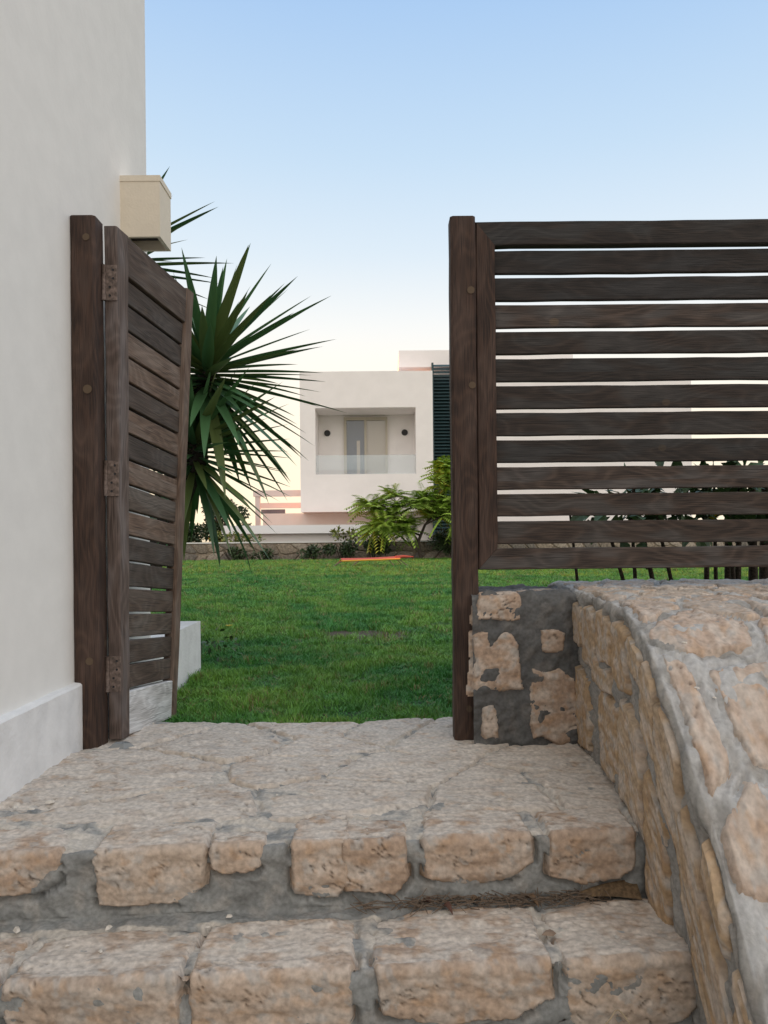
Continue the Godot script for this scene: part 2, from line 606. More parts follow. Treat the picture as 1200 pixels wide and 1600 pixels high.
func view_and_light() -> void:
	var cam := Camera3D.new()
	cam.name = "camera"
	add_child(cam)
	cam.position = Vector3(0, 0.7, 0)
	cam.rotation.z = -0.0096
	var near := 0.05
	var size := 2.0 * near * 800.0 / 1230.0
	cam.set_frustum(size, Vector2(0, size * 46.0 / 1600.0), near, 900.0)
	cam.current = true

	var to_sun := Vector3(-0.95, 0.09, -0.30).normalized()
	var env := Environment.new()
	env.background_mode = Environment.BG_SKY
	env.tonemap_mode = Environment.TONE_MAPPER_LINEAR
	env.tonemap_exposure = 1.15
	env.sdfgi_enabled = true
	env.ssao_enabled = true
	env.ssil_enabled = true
	var w := 512
	var h := 256
	var im := Image.create_empty(w, h, false, Image.FORMAT_RGBF)
	var el := [0.0, 6.0, 11.0, 15.0, 20.0, 26.0, 35.0, 55.0, 90.0]
	var cl := [Vector3(0.99, 0.82, 0.58), Vector3(0.96, 0.85, 0.66), Vector3(0.89, 0.85, 0.76), Vector3(0.78, 0.81, 0.82), Vector3(0.59, 0.71, 0.82), Vector3(0.45, 0.62, 0.80), Vector3(0.31, 0.50, 0.77), Vector3(0.29, 0.47, 0.74), Vector3(0.33, 0.48, 0.72)]
	var sun_az := atan2(to_sun.x, -to_sun.z)
	for y in h:
		var e := 90.0 - (y + 0.5) / h * 180.0
		var k := 1
		while k < el.size() - 1 and e > el[k]: k += 1
		var t := clampf((e - el[k - 1]) / (el[k] - el[k - 1]), 0.0, 1.0)
		var c: Vector3 = cl[k - 1].lerp(cl[k], t)
		for x in w:
			var az := (x + 0.5) / w * TAU
			var near_sun := 0.5 + 0.5 * cos(az - sun_az)
			var q := c
			var low := exp(-maxf(e, 0.0) / 16.0)
			q = q + Vector3(0.22, 0.12, -0.04) * pow(near_sun, 3.0) * low
			q = q.lerp(Vector3(1.10, 1.0, 0.95), (1.0 - near_sun) * low * 0.5)
			# the evening sky opposite the view is pale, as the bright fronts show
			var back := -cos(az) * cos(deg_to_rad(e)) * 0.95 + sin(deg_to_rad(e)) * 0.3
			q = q.lerp(Vector3(1.32, 1.23, 1.12), smoothstep(-0.5, 1.0, back) * 0.88)
			q += Vector3(0.05, 0.035, 0.02) * pow(near_sun, 2.0)
			if e < 0.0: q = Vector3(0.3, 0.26, 0.2)
			im.set_pixel(x, y, Color(q.x, q.y, q.z))
	var pano := PanoramaSkyMaterial.new()
	pano.panorama = ImageTexture.create_from_image(im)
	var sky := Sky.new()
	sky.sky_material = pano
	env.sky = sky
	var we := WorldEnvironment.new()
	we.environment = env
	we.name = "environment"
	add_child(we)
	var sun := DirectionalLight3D.new()
	sun.name = "sun"
	sun.light_color = Color(1.0, 0.58, 0.24)
	sun.light_energy = 1.6
	sun.light_angular_distance = 0.5
	sun.shadow_enabled = true
	add_child(sun)
	sun.look_at_from_position(Vector3.ZERO, -to_sun, Vector3.UP)

func materials() -> void:
	var grain := grey_texture(noise(41, 0.035, 5), 512, 0.74, 1.0, 0.7)
	var grain2 := grey_texture(noise(43, 0.22, 4), 512, 0.0, 1.0)
	var s := mat(Color.WHITE, 0.92)
	s.vertex_color_use_as_albedo = true
	M.stone = triplanar(s, grain, grain2, 3.0, 0.05)
	var mo := mat(Color.WHITE, 0.95)
	mo.vertex_color_use_as_albedo = true
	M.mortar = triplanar(mo, grey_texture(noise(47, 0.05, 5), 512, 0.76, 1.0, 0.7), grain2, 2.6, 0.07)
	var soft := grey_texture(noise(53, 0.02, 5), 512, 0.972, 1.0)
	var pl := grey_texture(noise(59, 0.09, 4), 512, 0.0, 1.0)
	M.plaster = triplanar(mat(lin(0.86, 0.845, 0.815), 0.9), soft, pl, 0.7, 0.05)
	M.plinth = triplanar(mat(lin(0.88, 0.88, 0.88), 0.85), grey_texture(noise(61, 0.012, 5), 512, 0.90, 1.0, 0.7), pl, 1.1, 0.12)
	M.far_white = triplanar(mat(lin(0.90, 0.86, 0.84), 0.9), soft, null, 0.12, 0.0)
	M.far_beige = triplanar(mat(lin(0.80, 0.78, 0.76), 0.9), soft, null, 0.12, 0.0)
	M.far_pink = mat(lin(0.76, 0.62, 0.58), 0.9)
	M.slab_white = mat(lin(0.90, 0.90, 0.91), 0.8)
	M.cream = triplanar(mat(lin(0.76, 0.68, 0.55), 0.7), soft, pl, 1.5, 0.05)
	M.dark = mat(lin(0.02, 0.02, 0.022), 0.6)
	M.rust = triplanar(mat(lin(0.30, 0.225, 0.19), 0.7), grey_texture(noise(67, 0.02, 4), 256, 0.55, 1.0), null, 9.0, 0.0)
	M.rust.metallic = 0.3
	M.steel = mat(lin(0.35, 0.34, 0.33), 0.5)
	M.steel.metallic = 0.7
	var d := Vector3(0.010, 0.006, 0.0045)
	var l := Vector3(0.175, 0.125, 0.098)
	var kc := Vector3(0.20, 0.14, 0.085)
	var tex := [wood_texture(101, d, l, kc, [[120, 140, 13], [560, 60, 9], [830, 200, 8]], 0.75), wood_texture(102, d, l, kc, [[300, 90, 11], [720, 170, 15]], 0.8)]
	var brown := wood_texture(104, Vector3(0.016, 0.007, 0.0045), Vector3(0.15, 0.078, 0.050), kc, [[220, 60, 9], [640, 190, 11]], 0.2)
	M.fence = []
	for k in 6:
		var f := [0.55, 0.66, 0.74, 0.8, 0.88, 0.6][k] as float
		M.fence.append(wood_material(tex[k % 2], Color(f, f * [1.0, 0.97, 1.02, 0.96, 0.98, 1.0][k], f * [1.02, 0.95, 1.04, 0.93, 0.97, 1.0][k]).clamp(Color.BLACK, Color.WHITE)))
	var gt := wood_texture(105, Vector3(0.058, 0.038, 0.028), Vector3(0.26, 0.19, 0.150), kc * 1.2, [[200, 100, 10], [640, 170, 9]], 0.35)
	M.gate = []
	for k in 6:
		var f := [0.66, 0.78, 0.9, 1.0, 0.84, 0.72][k] as float
		M.gate.append(wood_material(gt, Color(f, f * [1.0, 0.97, 1.0, 0.96, 1.01, 0.98][k], f * [1.0, 0.94, 1.03, 0.92, 1.0, 0.96][k])))
	M.post = wood_material(brown, Color(0.84, 0.84, 0.84))
	M.bleached = wood_material(wood_texture(107, Vector3(0.34, 0.33, 0.32), Vector3(0.85, 0.84, 0.83), Vector3(0.3, 0.26, 0.22), [], 0.9), Color.WHITE)
	M.plug = mat(lin(0.105, 0.070, 0.042), 0.8)
	var y := mat(lin(0.075, 0.18, 0.068), 0.40)
	y.backlight = Color(0.10, 0.22, 0.05)
	M.yucca = [y]
	for c in [Vector3(0.09, 0.205, 0.08), Vector3(0.055, 0.14, 0.055), Vector3(0.14, 0.19, 0.06)]:
		var q: StandardMaterial3D = y.duplicate()
		q.albedo_color = lin(c.x, c.y, c.z)
		M.yucca.append(q)
	M.bark = triplanar(mat(lin(0.10, 0.075, 0.055), 0.95), grey_texture(noise(71, 0.05, 4), 256, 0.4, 1.0), null, 6.0, 0.0)
	var lf := mat(Color.WHITE, 0.55)
	lf.vertex_color_use_as_albedo = true
	lf.backlight = Color(0.55, 0.65, 0.2)
	lf.cull_mode = BaseMaterial3D.CULL_DISABLED
	M.leaf = lf
	M.turf_soil = triplanar(mat(lin(0.034, 0.055, 0.020), 0.95), grey_texture(noise(73, 0.03, 5), 512, 0.45, 1.0), null, 0.9, 0.0)
	M.soil = triplanar(mat(lin(0.13, 0.095, 0.055), 0.95), grey_texture(noise(79, 0.03, 5), 512, 0.5, 1.0), null, 2.5, 0.0)
	M.sand = triplanar(mat(lin(0.36, 0.29, 0.22), 0.95), grey_texture(noise(83, 0.02, 5), 512, 0.7, 1.0), null, 0.4, 0.0)
	M.louver = mat(lin(0.022, 0.055, 0.062), 0.6)
	M.frame = mat(lin(0.50, 0.45, 0.36), 0.5)
	var g := mat(Color(0.75, 0.82, 0.85, 0.22), 0.02)
	g.transparency = BaseMaterial3D.TRANSPARENCY_ALPHA
	M.glass = g
	var pn := mat(Color(0.35, 0.4, 0.45, 0.12), 0.02)
	pn.transparency = BaseMaterial3D.TRANSPARENCY_ALPHA
	M.pane = pn
	M.door_backing = mat(lin(0.74, 0.66, 0.55), 0.9)
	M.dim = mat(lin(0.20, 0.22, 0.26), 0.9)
	M.red = mat(lin(0.55, 0.085, 0.05), 0.7)
	M.yellow = mat(lin(0.75, 0.40, 0.04), 0.6)

# ------------------------------------------------------------------ setting
func ground() -> void:
	structure(box(Vector3(-400, -1.6, 60), Vector3(400, -1.2, -700)), "ground", M.sand)
	var st := begin(true)
	var xs := 44
	var zs := 40
	for j in zs + 1:
		for i in xs + 1:
			pass
	var P := func(i: int, j: int) -> Vector3:
		var x := -19.0 + 40.0 * i / xs
		var d := 3.02 + 27.2 * j / zs
		return Vector3(x, lawn_y(x, d), -d)
	for j in zs:
		for i in xs:
			quad(st, P.call(i, j), P.call(i + 1, j), P.call(i + 1, j + 1), P.call(i, j + 1))
	var lawn := structure(done(st), "lawn", M.turf_soil)
	lawn.set_meta("label", "green lawn between the gate and the low stone wall")
	var path := structure(box(Vector3(-1.2, -1.2, 3.0), Vector3(2.6, -0.6, -1.26)), "path", M.sand)
	path.set_meta("label", "sandy path at the foot of the steps")

func lawn_y(x: float, d: float) -> float:
	return -0.035 + 0.02 * nz_low.get_noise_2d(x * 0.06, d * 0.06) + 0.035 * smoothstep(6.0, 22.0, d)

func villa_beside() -> void:
	var v := thing("villa", "cream plastered villa wall with white plinth beside the open gate", "building", Vector3(-1.065, 0, -3.58))
	var st := begin()
	add_box(st, Vector3(-9.0, -1.2, 0), Vector3(0, 6.6, 8.5))
	put(done(st), "wall", M.plaster, v)
	# plinth: stops at the gate post, goes on behind it
	var pl := func(z0: float, z1: float, top: float) -> ArrayMesh:
		var s := begin()
		var n := maxi(3, int(absf(z1 - z0) / 0.07))
		var rows := []
		for k in n + 1:
			var z := lerpf(z0, z1, float(k) / n)
			var j := 0.004 * nz_mid.get_noise_2d(z * 0.7, 3.0)
			rows.append([Vector3(0.028 + j, -1.2, z), Vector3(0.028 + j, top - 0.006 + j, z), Vector3(0.022 + j, top + j, z), Vector3(-0.01, top + 0.004 + j, z), Vector3(-0.01, -1.2, z)])
		for k in n:
			for q in 4:
				quad(s, rows[k][q], rows[k + 1][q], rows[k + 1][q + 1], rows[k][q + 1])
		for e in [0, n]:
			var r: Array = rows[e]
			for q in range(1, 4):
				for vv in [r[0], r[q], r[q + 1]]: s.add_vertex(vv)
		return done(s)
	put(pl.call(8.4, 0.89, 0.225), "plinth", M.plinth, v)
	put(pl.call(0.76, 0.0, 0.225), "plinth", M.plinth, v)
	var low := put(box(Vector3(-1.6, -0.3, -0.002), Vector3(0.028, 0.262, -0.85)), "terrace_kerb", M.plinth, v)
	low.set_meta("label", "low white kerb on the lawn behind the gate")
	# wall light: a hollow box open below, fixed to the wall
	var l := thing("wall_light", "cream box shaped wall light open at the bottom on the villa corner", "wall light", Vector3(-1.065, 1.955, -3.30))
	var sb := begin()
	var X := 0.162
	var D := 0.083
	add_box(sb, Vector3(0.0, 0.232, -D), Vector3(X, 0.246, D))
	add_box(sb, Vector3(0.0, 0, D - 0.016), Vector3(X, 0.232, D))
	add_box(sb, Vector3(0.0, 0, -D), Vector3(X, 0.232, -D + 0.016))
	add_box(sb, Vector3(X - 0.016, 0, -D + 0.016), Vector3(X, 0.232, D - 0.016))
	put(done(sb), "housing", M.cream, l)
	put(box(Vector3(0.0, 0.226, -D - 0.003), Vector3(X + 0.003, 0.250, D + 0.003)), "lid", M.cream, l)
	put(box(Vector3(0.002, 0.04, -D + 0.018), Vector3(X - 0.018, 0.05, D - 0.018)), "lens", M.dark, l)
	# unseen villa block, added to cast the shade that lies on the lawn
	var n := thing("added_shade_villa", "unseen white flat roofed villa block added to shade the lawn", "building", Vector3(-24, -1.2, -8))
	put(box(Vector3(-5, 0, -14), Vector3(5, 7.6, 14)), "wall", M.far_white, n)
	put(box(Vector3(-5.3, 7.6, -14.3), Vector3(5.3, 8.0, 14.3)), "roof", M.far_white, n)

func steps() -> void:
	var o := thing("stone_steps", "rough limestone steps and landing set in grey mortar before the gate", "steps")
	var mh := func(x: float, s: float) -> float:
		var e1 := absf(s)
		var e2 := absf(s - 0.16 - (0.272 + 0.015 * x))
		var fr := stair_front(x, s)
		var h := lerpf(-0.001, 0.007, fr) + lerpf(0.008, 0.015, fr) * nz_low.get_noise_2d(x * 0.8, s * 0.8) + 0.005 * nz_mid.get_noise_2d(x * 0.8, s * 0.8) + 0.0012 * nz_fine.get_noise_2d(x, s)
		h += 0.010 * (terrace(nz_low.get_noise_2d(x * 1.1 + 9.0, s * 2.0) * 0.5 + 0.5, 6.0, 0.15) - 0.5)
		h -= 0.006 * (1.0 - smoothstep(0.0, 0.03, minf(e1, e2)))
		return h
	var proud := func(x: float, s: float) -> float:
		return lerpf(0.006, 0.015, stair_front(x, s))
	var tone := func() -> Vector3:
		var f := rng.randf_range(0.94, 1.08)
		return Vector3(0.60, 0.44, 0.325).lerp(Vector3(0.66, 0.53, 0.42), rng.randf()) * f
	var pale := Vector3(0.80, 0.71, 0.61)
	var set_in := []
	# stones of the upper edge: x from, to, back over the landing, down the riser
	for q in [[-1.06, -0.745, -0.15, 0.09], [-0.665, -0.422, -0.17, 0.132], [-0.405, -0.29, -0.08, 0.055], [-0.222, -0.095, -0.17, 0.13], [-0.10, 0.045, -0.13, 0.125], [0.087, 0.340, -0.19, 0.105], [0.385, 0.60, -0.15, 0.115]]:
		set_in.append([outline(q[0] - 0.005, q[1] + 0.005, q[2], q[3] + 0.008, 0.09), tone.call(), 0.0045, 1.0])
	# stones of the lower edge (its edge lies 0.43 along the profile)
	var t := 0.432
	for q in [[-1.06, -0.775, -0.20, 0.14], [-0.745, -0.412, -0.19, 0.17], [-0.388, -0.070, -0.22, 0.18], [-0.032, 0.332, -0.23, 0.11], [0.358, 0.66, -0.24, 0.15]]:
		set_in.append([outline(q[0] - 0.006, q[1] + 0.006, t + q[2], t + q[3] + 0.012, 0.08), tone.call(), 0.0042, 1.0])
	# flat stones of the landing
	var seeds := []
	for r in 4:
		for k in 4:
			seeds.append(Vector2(-0.85 + 0.44 * k + (0.2 if r % 2 else 0.0) + rng.randf_range(-0.17, 0.17), -1.14 + 0.28 * r + rng.randf_range(-0.11, 0.11)))
	for a in seeds:
		var cell := PackedVector2Array([Vector2(-1.06, -1.275), Vector2(0.66, -1.275), Vector2(0.66, -0.16), Vector2(-1.06, -0.16)])
		for b in seeds:
			if a != b: cell = clipped(cell, (a + b) / 2.0 + (a - b).normalized() * rng.randf_range(0.003, 0.013), a - b)
		var area := 0.0
		for k in cell.size(): area += cell[k].cross(cell[(k + 1) % cell.size()]) / 2.0
		if cell.size() > 2 and absf(area) > 0.006:
			set_in.append([cell, tone.call().lerp(pale, rng.randf_range(0.5, 0.95)) * rng.randf_range(0.92, 1.04), 0.007, 1.3])
	var polys := []
	for q in set_in: polys.append(framed(q[0]))
	var mh2 := func(x: float, s: float) -> float:
		var h: float = mh.call(x, s)
		return h - joint(x, s, polys, 0.032 if s > -0.02 else 0.012)
	var walked_lit := func(x: float, s: float) -> bool:   # dusty paleness plus painted light from above, on landing and tread only
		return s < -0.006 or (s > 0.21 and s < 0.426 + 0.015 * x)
	var mt := mortar_tint(Vector3(0.33, 0.335, 0.325), 5.0, walked_lit, Vector3(0.73, 0.66, 0.57), 0.25)
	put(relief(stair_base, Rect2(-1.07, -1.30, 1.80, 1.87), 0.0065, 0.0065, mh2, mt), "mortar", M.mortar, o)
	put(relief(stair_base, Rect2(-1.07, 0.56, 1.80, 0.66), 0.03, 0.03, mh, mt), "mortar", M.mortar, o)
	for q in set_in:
		stone(o, stair_base, q[0], proud, q[1], q[2], rng.randf() * 50.0, q[3], walked_lit)

func side_wall() -> void:
	var o := thing("retaining_wall", "sloping rubble stone wall with broad mortared top beside the steps", "wall")
	var mh := func(d: float, t: float) -> float:
		return (0.003 if t < 0.0 else 0.0015) + 0.016 * nz_low.get_noise_2d(d, t + 4.0) + 0.005 * nz_mid.get_noise_2d(d, t) + 0.0014 * nz_fine.get_noise_2d(d, t) + 0.010 * (terrace(nz_low.get_noise_2d(d * 1.6 + 20.0, t * 1.6) * 0.5 + 0.5, 5.0, 0.2) - 0.5)
	var tint := mortar_tint(Vector3(0.34, 0.325, 0.30), 60.0, func(_d: float, t: float) -> bool: return t > 0.004, Vector3(0.58, 0.57, 0.555), 0.3)  # sky sheen painted pale into the mortar of the wall top
	var pf := func(_d: float, t: float) -> float: return 0.016 if t < 0.0 else 0.008
	var face := [[2.58, 2.74, -0.17, -0.015], [2.37, 2.56, -0.215, -0.005], [2.17, 2.35, -0.17, -0.015], [1.995, 2.15, -0.20, -0.02], [1.88, 1.98, -0.10, -0.01], [2.50, 2.76, -0.51, -0.255], [2.12, 2.33, -0.49, -0.26], [1.89, 2.10, -0.50, -0.22], [1.79, 1.87, -0.205, -0.01], [1.655, 1.775, -0.25, -0.015], [1.745, 1.865, -0.59, -0.275], [1.555, 1.65, -0.335, -0.115], [1.45, 1.535, -0.105, -0.005], [1.41, 1.59, -0.37, -0.175], [1.30, 1.41, -0.20, -0.01], [2.20, 2.42, -0.25, -0.19]]
	var set_in := []
	for q in face:
		set_in.append([outline(q[0] - 0.008, q[1] + 0.008, q[2] - 0.01, minf(q[3], -0.034), 0.10), Vector3(0.60, 0.41, 0.24).lerp(Vector3(0.64, 0.47, 0.31), rng.randf()), 0.8])
	var seeds := []
	for r in 9:
		for k in 7:
			seeds.append(Vector2(1.32 + 0.195 * r + rng.randf_range(-0.08, 0.08), 0.06 + 0.19 * k + (0.09 if r % 2 else 0.0) + rng.randf_range(-0.07, 0.07)))
	for a in seeds:
		var cell := PackedVector2Array([Vector2(1.25, 0.022), Vector2(3.08, 0.022), Vector2(3.08, 1.35), Vector2(1.25, 1.35)])
		for b in seeds:
			if a != b: cell = clipped(cell, (a + b) / 2.0 + (a - b).normalized() * rng.randf_range(0.004, 0.024), a - b)
		var area := 0.0
		for k in cell.size(): area += cell[k].cross(cell[(k + 1) % cell.size()]) / 2.0
		if cell.size() > 2 and absf(area) > 0.004 and rng.randf() < 0.97:
			set_in.append([cell, Vector3(0.66, 0.50, 0.39).lerp(Vector3(0.74, 0.63, 0.53), rng.randf()), 1.3])
	var polys := []
	for q in set_in: polys.append(framed(q[0]))
	var mh2 := func(d: float, t: float) -> float:
		var h: float = mh.call(d, t)
		return h - joint(d, t, polys, 0.018 if t < -0.03 else 0.012)
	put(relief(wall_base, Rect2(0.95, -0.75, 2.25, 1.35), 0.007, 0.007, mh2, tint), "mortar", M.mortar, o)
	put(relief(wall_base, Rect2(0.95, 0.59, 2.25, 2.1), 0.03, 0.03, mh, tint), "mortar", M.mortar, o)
	for q in set_in:
		stone(o, wall_base, q[0], pf, q[1], 0.006, rng.randf() * 50.0, q[2])
	# pier beside the post
	var p := thing("stone_pier", "short stone pier smeared with dark mortar beside the fence post", "pier")
	var ph := func(x: float, t: float) -> float:
		return 0.004 + 0.016 * nz_low.get_noise_2d(x * 1.2 + 8.0, t * 1.2) + 0.006 * nz_mid.get_noise_2d(x + 5.0, t) + 0.0015 * nz_fine.get_noise_2d(x, t)
	put(relief(pier_base, Rect2(0.300, -0.58, 0.40, 0.92), 0.0065, 0.0065, ph, mortar_tint(Vector3(0.14, 0.14, 0.138), 90.0, null, Vector3.ZERO, 0.10)), "mortar", M.mortar, p)
	put(box(Vector3(0.327, -0.1, -3.03), Vector3(0.70, 0.49, -2.73)), "core", M.sand, p)
	var pp := func(_x: float, t: float) -> float: return 0.010 if t < 0.0 else 0.005
	for q in [[0.31, 0.47, -0.10, 0.06], [0.298, 0.47, -0.35, -0.125], [0.485, 0.665, -0.51, -0.24], [0.53, 0.62, -0.20, -0.12], [0.325, 0.385, -0.49, -0.37], [0.46, 0.64, 0.05, 0.2]]:
		stone(p, pier_base, outline(q[0], q[1], q[2], q[3], 0.2), pp, Vector3(0.58, 0.42, 0.31), 0.0055, rng.randf() * 50.0, 1.0)

func posts_and_fence() -> void:
	# posts stand on the landing
	var post := func(label: String, x: float, z: float, h: float, plugs: Array) -> Node3D:
		var o := thing("gate_post", label, "post", Vector3(x, -0.02, z), "gate posts")
		var up := func(p: Vector3) -> Vector3: return Vector3(p.y, p.x, p.z)
		put(plank(h, 0.088, 0.088, up, 0.0, 0.0, 0.009, 0.0015), "shaft", M.post, o)
		for q in plugs:
			var c := CylinderMesh.new()
			c.top_radius = q[2]
			c.bottom_radius = q[2]
			c.height = 0.012
			c.radial_segments = 20
			var k := put(c, "plug", M.plug, o)
			k.position = Vector3(q[0], q[1], 0.0405)
			k.rotation.x = PI / 2
		return o
	post.call("brown timber post against the villa wall carrying the gate hinges", -1.022, -2.734, 1.845, [[0.014, 1.77, 0.012], [0.014, 1.25, 0.015], [0.012, 0.32, 0.013]])
	post.call("brown timber post at the end of the slatted fence panel", 0.284, -2.778, 1.848, [[0.026, 1.59, 0.013], [0.028, 1.26, 0.012]])
	var f := thing("slatted_fence", "dark weathered timber fence panel with horizontal slats above the stone wall", "fence", Vector3(0.3295, 0, -2.775))
	var L := 2.1
	var bars := func(y0: float, y1: float, x0: float, x1: float, t: float, z: float, called: String, c0: float, c1: float) -> void:
		var tilt := rng.randf_range(-0.0012, 0.0012)
		var m := func(p: Vector3) -> Vector3: return Vector3(x0 + p.x, (y0 + y1) / 2 + p.y + tilt * (p.x - 0.8), z + p.z)
		put(plank(x1 - x0, absf(y1 - y0), t, m, c0, c1), called, M.fence[rng.randi() % 6], f)
	var w := 0.067
	# mitred frame: the rails run to the corners, the stiles between
	var rail := func(y_in: float, y_out: float) -> void:
		var sg := signf(y_out - y_in)
		var h := absf(y_out - y_in)
		var m := func(p: Vector3) -> Vector3: return Vector3(p.x, y_out - sg * (h / 2 + p.y), p.z)
		put(plank(L, h, 0.045, m, w, w), "rail", M.fence[rng.randi() % 6], f)
	rail.call(1.733, 1.815)
	rail.call(0.672, 0.598)
	for s in [0, 1]:
		var sm := func(p: Vector3) -> Vector3: return Vector3((0.0015 + w / 2 + p.y) if s == 0 else (L - 0.0015 - w / 2 - p.y), 0.598 + 0.0015 + p.x, p.z)
		var st := plank(1.214, w, 0.044, sm, 0.074, 0.082)
		put(st, "stile", M.post, f)
	for k in 11:
		var y1 := 1.7179 - 0.0951 * k
		bars.call(y1 - 0.080 + rng.randf_range(-0.001, 0.002), y1, w - 0.01, L - w + 0.01, 0.022, -0.004 + rng.randf_range(-0.0015, 0.0015), "slat", 0.0, 0.0)
	post.call("brown timber post at the far end of the slatted fence panel", 2.485, -2.778, 1.848, [])

func gate() -> void:
	var g := thing("slatted_gate", "weathered timber gate leaf with horizontal slats standing open and sagging", "gate")
	var T := 0.045
	var vert := func(x0: float, x1: float, y0: float, y1: float) -> ArrayMesh:
		var m := func(p: Vector3) -> Vector3: return gate_map(Vector3((x0 + x1) / 2 - p.y, y0 + p.x, -T / 2 + p.z))
		return plank(y1 - y0, x1 - x0, T, m, 0.0, 0.0, 0.004)
	put(vert.call(0.0, 0.078, 0.015, 1.815), "stile", M.gate[2], g)
	put(vert.call(GATE_W - 0.06, GATE_W, 0.015, 1.815), "stile", M.gate[3], g)
	var hor := func(y0: float, y1: float, x0: float, x1: float, t: float, z: float) -> ArrayMesh:
		var m := func(p: Vector3) -> Vector3: return gate_map(Vector3(x0 + p.x, (y0 + y1) / 2 + p.y, z + p.z))
		return plank(x1 - x0, y1 - y0, t, m)
	put(hor.call(1.669, 1.812, 0.0785, GATE_W - 0.0605, 0.04, -T / 2), "rail", M.gate[1], g)
	var bb := put(hor.call(0.018, 0.176, 0.0785, GATE_W - 0.0605, 0.04, -T / 2), "rail", M.bleached, g)
	bb.set_meta("label", "bleached whitish bottom board of the gate")
	for k in 16:
		var y0 := 0.184 + k * 0.0931
		put(hor.call(y0, y0 + 0.0845 + rng.randf_range(-0.002, 0.001), 0.070, GATE_W - 0.052, 0.026, -0.027), "slat", M.gate[rng.randi() % 6], g)
	# hinges on the edge of the stile: a plate with screws and a knuckle
	for y in [1.615, 0.93, 0.245]:
		var at := gate_map(Vector3(0, y, -T / 2))
		var h := put(box(Vector3(-0.019, -0.062, 0.0), Vector3(0.019, 0.062, 0.004)), "hinge", M.rust, g)
		h.position = at + Vector3(0.004, 0, 0.0006)
		var kn := put(tube([Vector3(-0.026, -0.062, 0.002), Vector3(-0.026, 0.062, 0.002)], [0.008, 0.008], 8), "knuckle", M.rust, h)
		kn.position.z = 0.004
		for sy in [-0.045, -0.015, 0.015, 0.045]:
			var s := put(tube([Vector3(0.006 * signf(sin(sy * 200.0)), sy, 0.003), Vector3(0.006 * signf(sin(sy * 200.0)), sy, 0.0055)], [0.0045, 0.004], 8), "screw", M.dark, h)
			s.position.z = 0.0

func yucca() -> void:
	var o := thing("yucca", "tall yucca with stiff sword shaped leaves behind the open gate", "plant", Vector3(-1.12, -0.05, -4.75))
	put(tube([Vector3(-0.45, 0, 0), Vector3(-0.40, 0.5, 0.02), Vector3(-0.22, 0.95, 0), Vector3(-0.04, 1.35, 0), Vector3(0.06, 1.78, 0)], [0.11, 0.085, 0.075, 0.065, 0.05], 10), "trunk", M.bark, o)
	put(tube([Vector3(-0.40, 0.45, 0.02), Vector3(-0.43, 1.0, -0.05), Vector3(-0.45, 1.8, -0.1), Vector3(-0.52, 2.52, -0.1)], [0.075, 0.07, 0.065, 0.05], 10), "trunk", M.bark, o)
	put(tube([Vector3(-0.40, 0.4, 0.0), Vector3(-0.15, 0.85, 0.08), Vector3(0.04, 1.28, 0.08)], [0.07, 0.06, 0.05], 10), "trunk", M.bark, o)
	var kinds := []
	for k in 8:
		kinds.append(leaf_blade(1.0, rng.randf_range(0.082, 0.105), [0.0, 0.0, 0.01, 0.02, 0.04, 0.07, 0.12, 0.2][k], rng.randf_range(0.25, 0.5)))
	for head in [[Vector3(0.06, 1.78, 0.0), 140, 0.76, -0.8], [Vector3(-0.50, 2.50, -0.1), 58, 0.62, -0.5], [Vector3(0.0, 1.30, 0.08), 100, 0.62, -0.93]]:
		for k in head[1]:
			var t: float = (k + 0.5) / head[1]
			var y := lerpf(0.97, head[3], pow(t, 0.9))
			var a: float = k * 2.39996 + rng.randf_range(-0.2, 0.2)
			var r := sqrt(maxf(0.0, 1.0 - y * y))
			var dir := Vector3(cos(a) * r, y + rng.randf_range(-0.06, 0.06), sin(a) * r).normalized()
			var at: Vector3 = head[0] + Vector3(cos(a), 0, sin(a)) * 0.035 + Vector3(0, 0.12 - 0.28 * t, 0)
			var outw := Vector3.UP - dir * dir.y
			outw = outw.normalized() if outw.length() > 0.05 else Vector3(cos(a), 0, sin(a))
			var b := Basis(dir.cross(outw).normalized(), dir, outw)
			var l: float = head[2] * rng.randf_range(0.82, 1.1) * (0.72 + 0.28 * smoothstep(0.0, 0.2, t))
			var lf := put(kinds[clampi(int((0.75 - y) * 3.4 + rng.randf_range(-1.0, 1.0)), 0, 6)], "leaf", M.yucca[rng.randi() % 4], o)
			lf.transform = Transform3D(b.scaled(Vector3(l, l, l)), at)

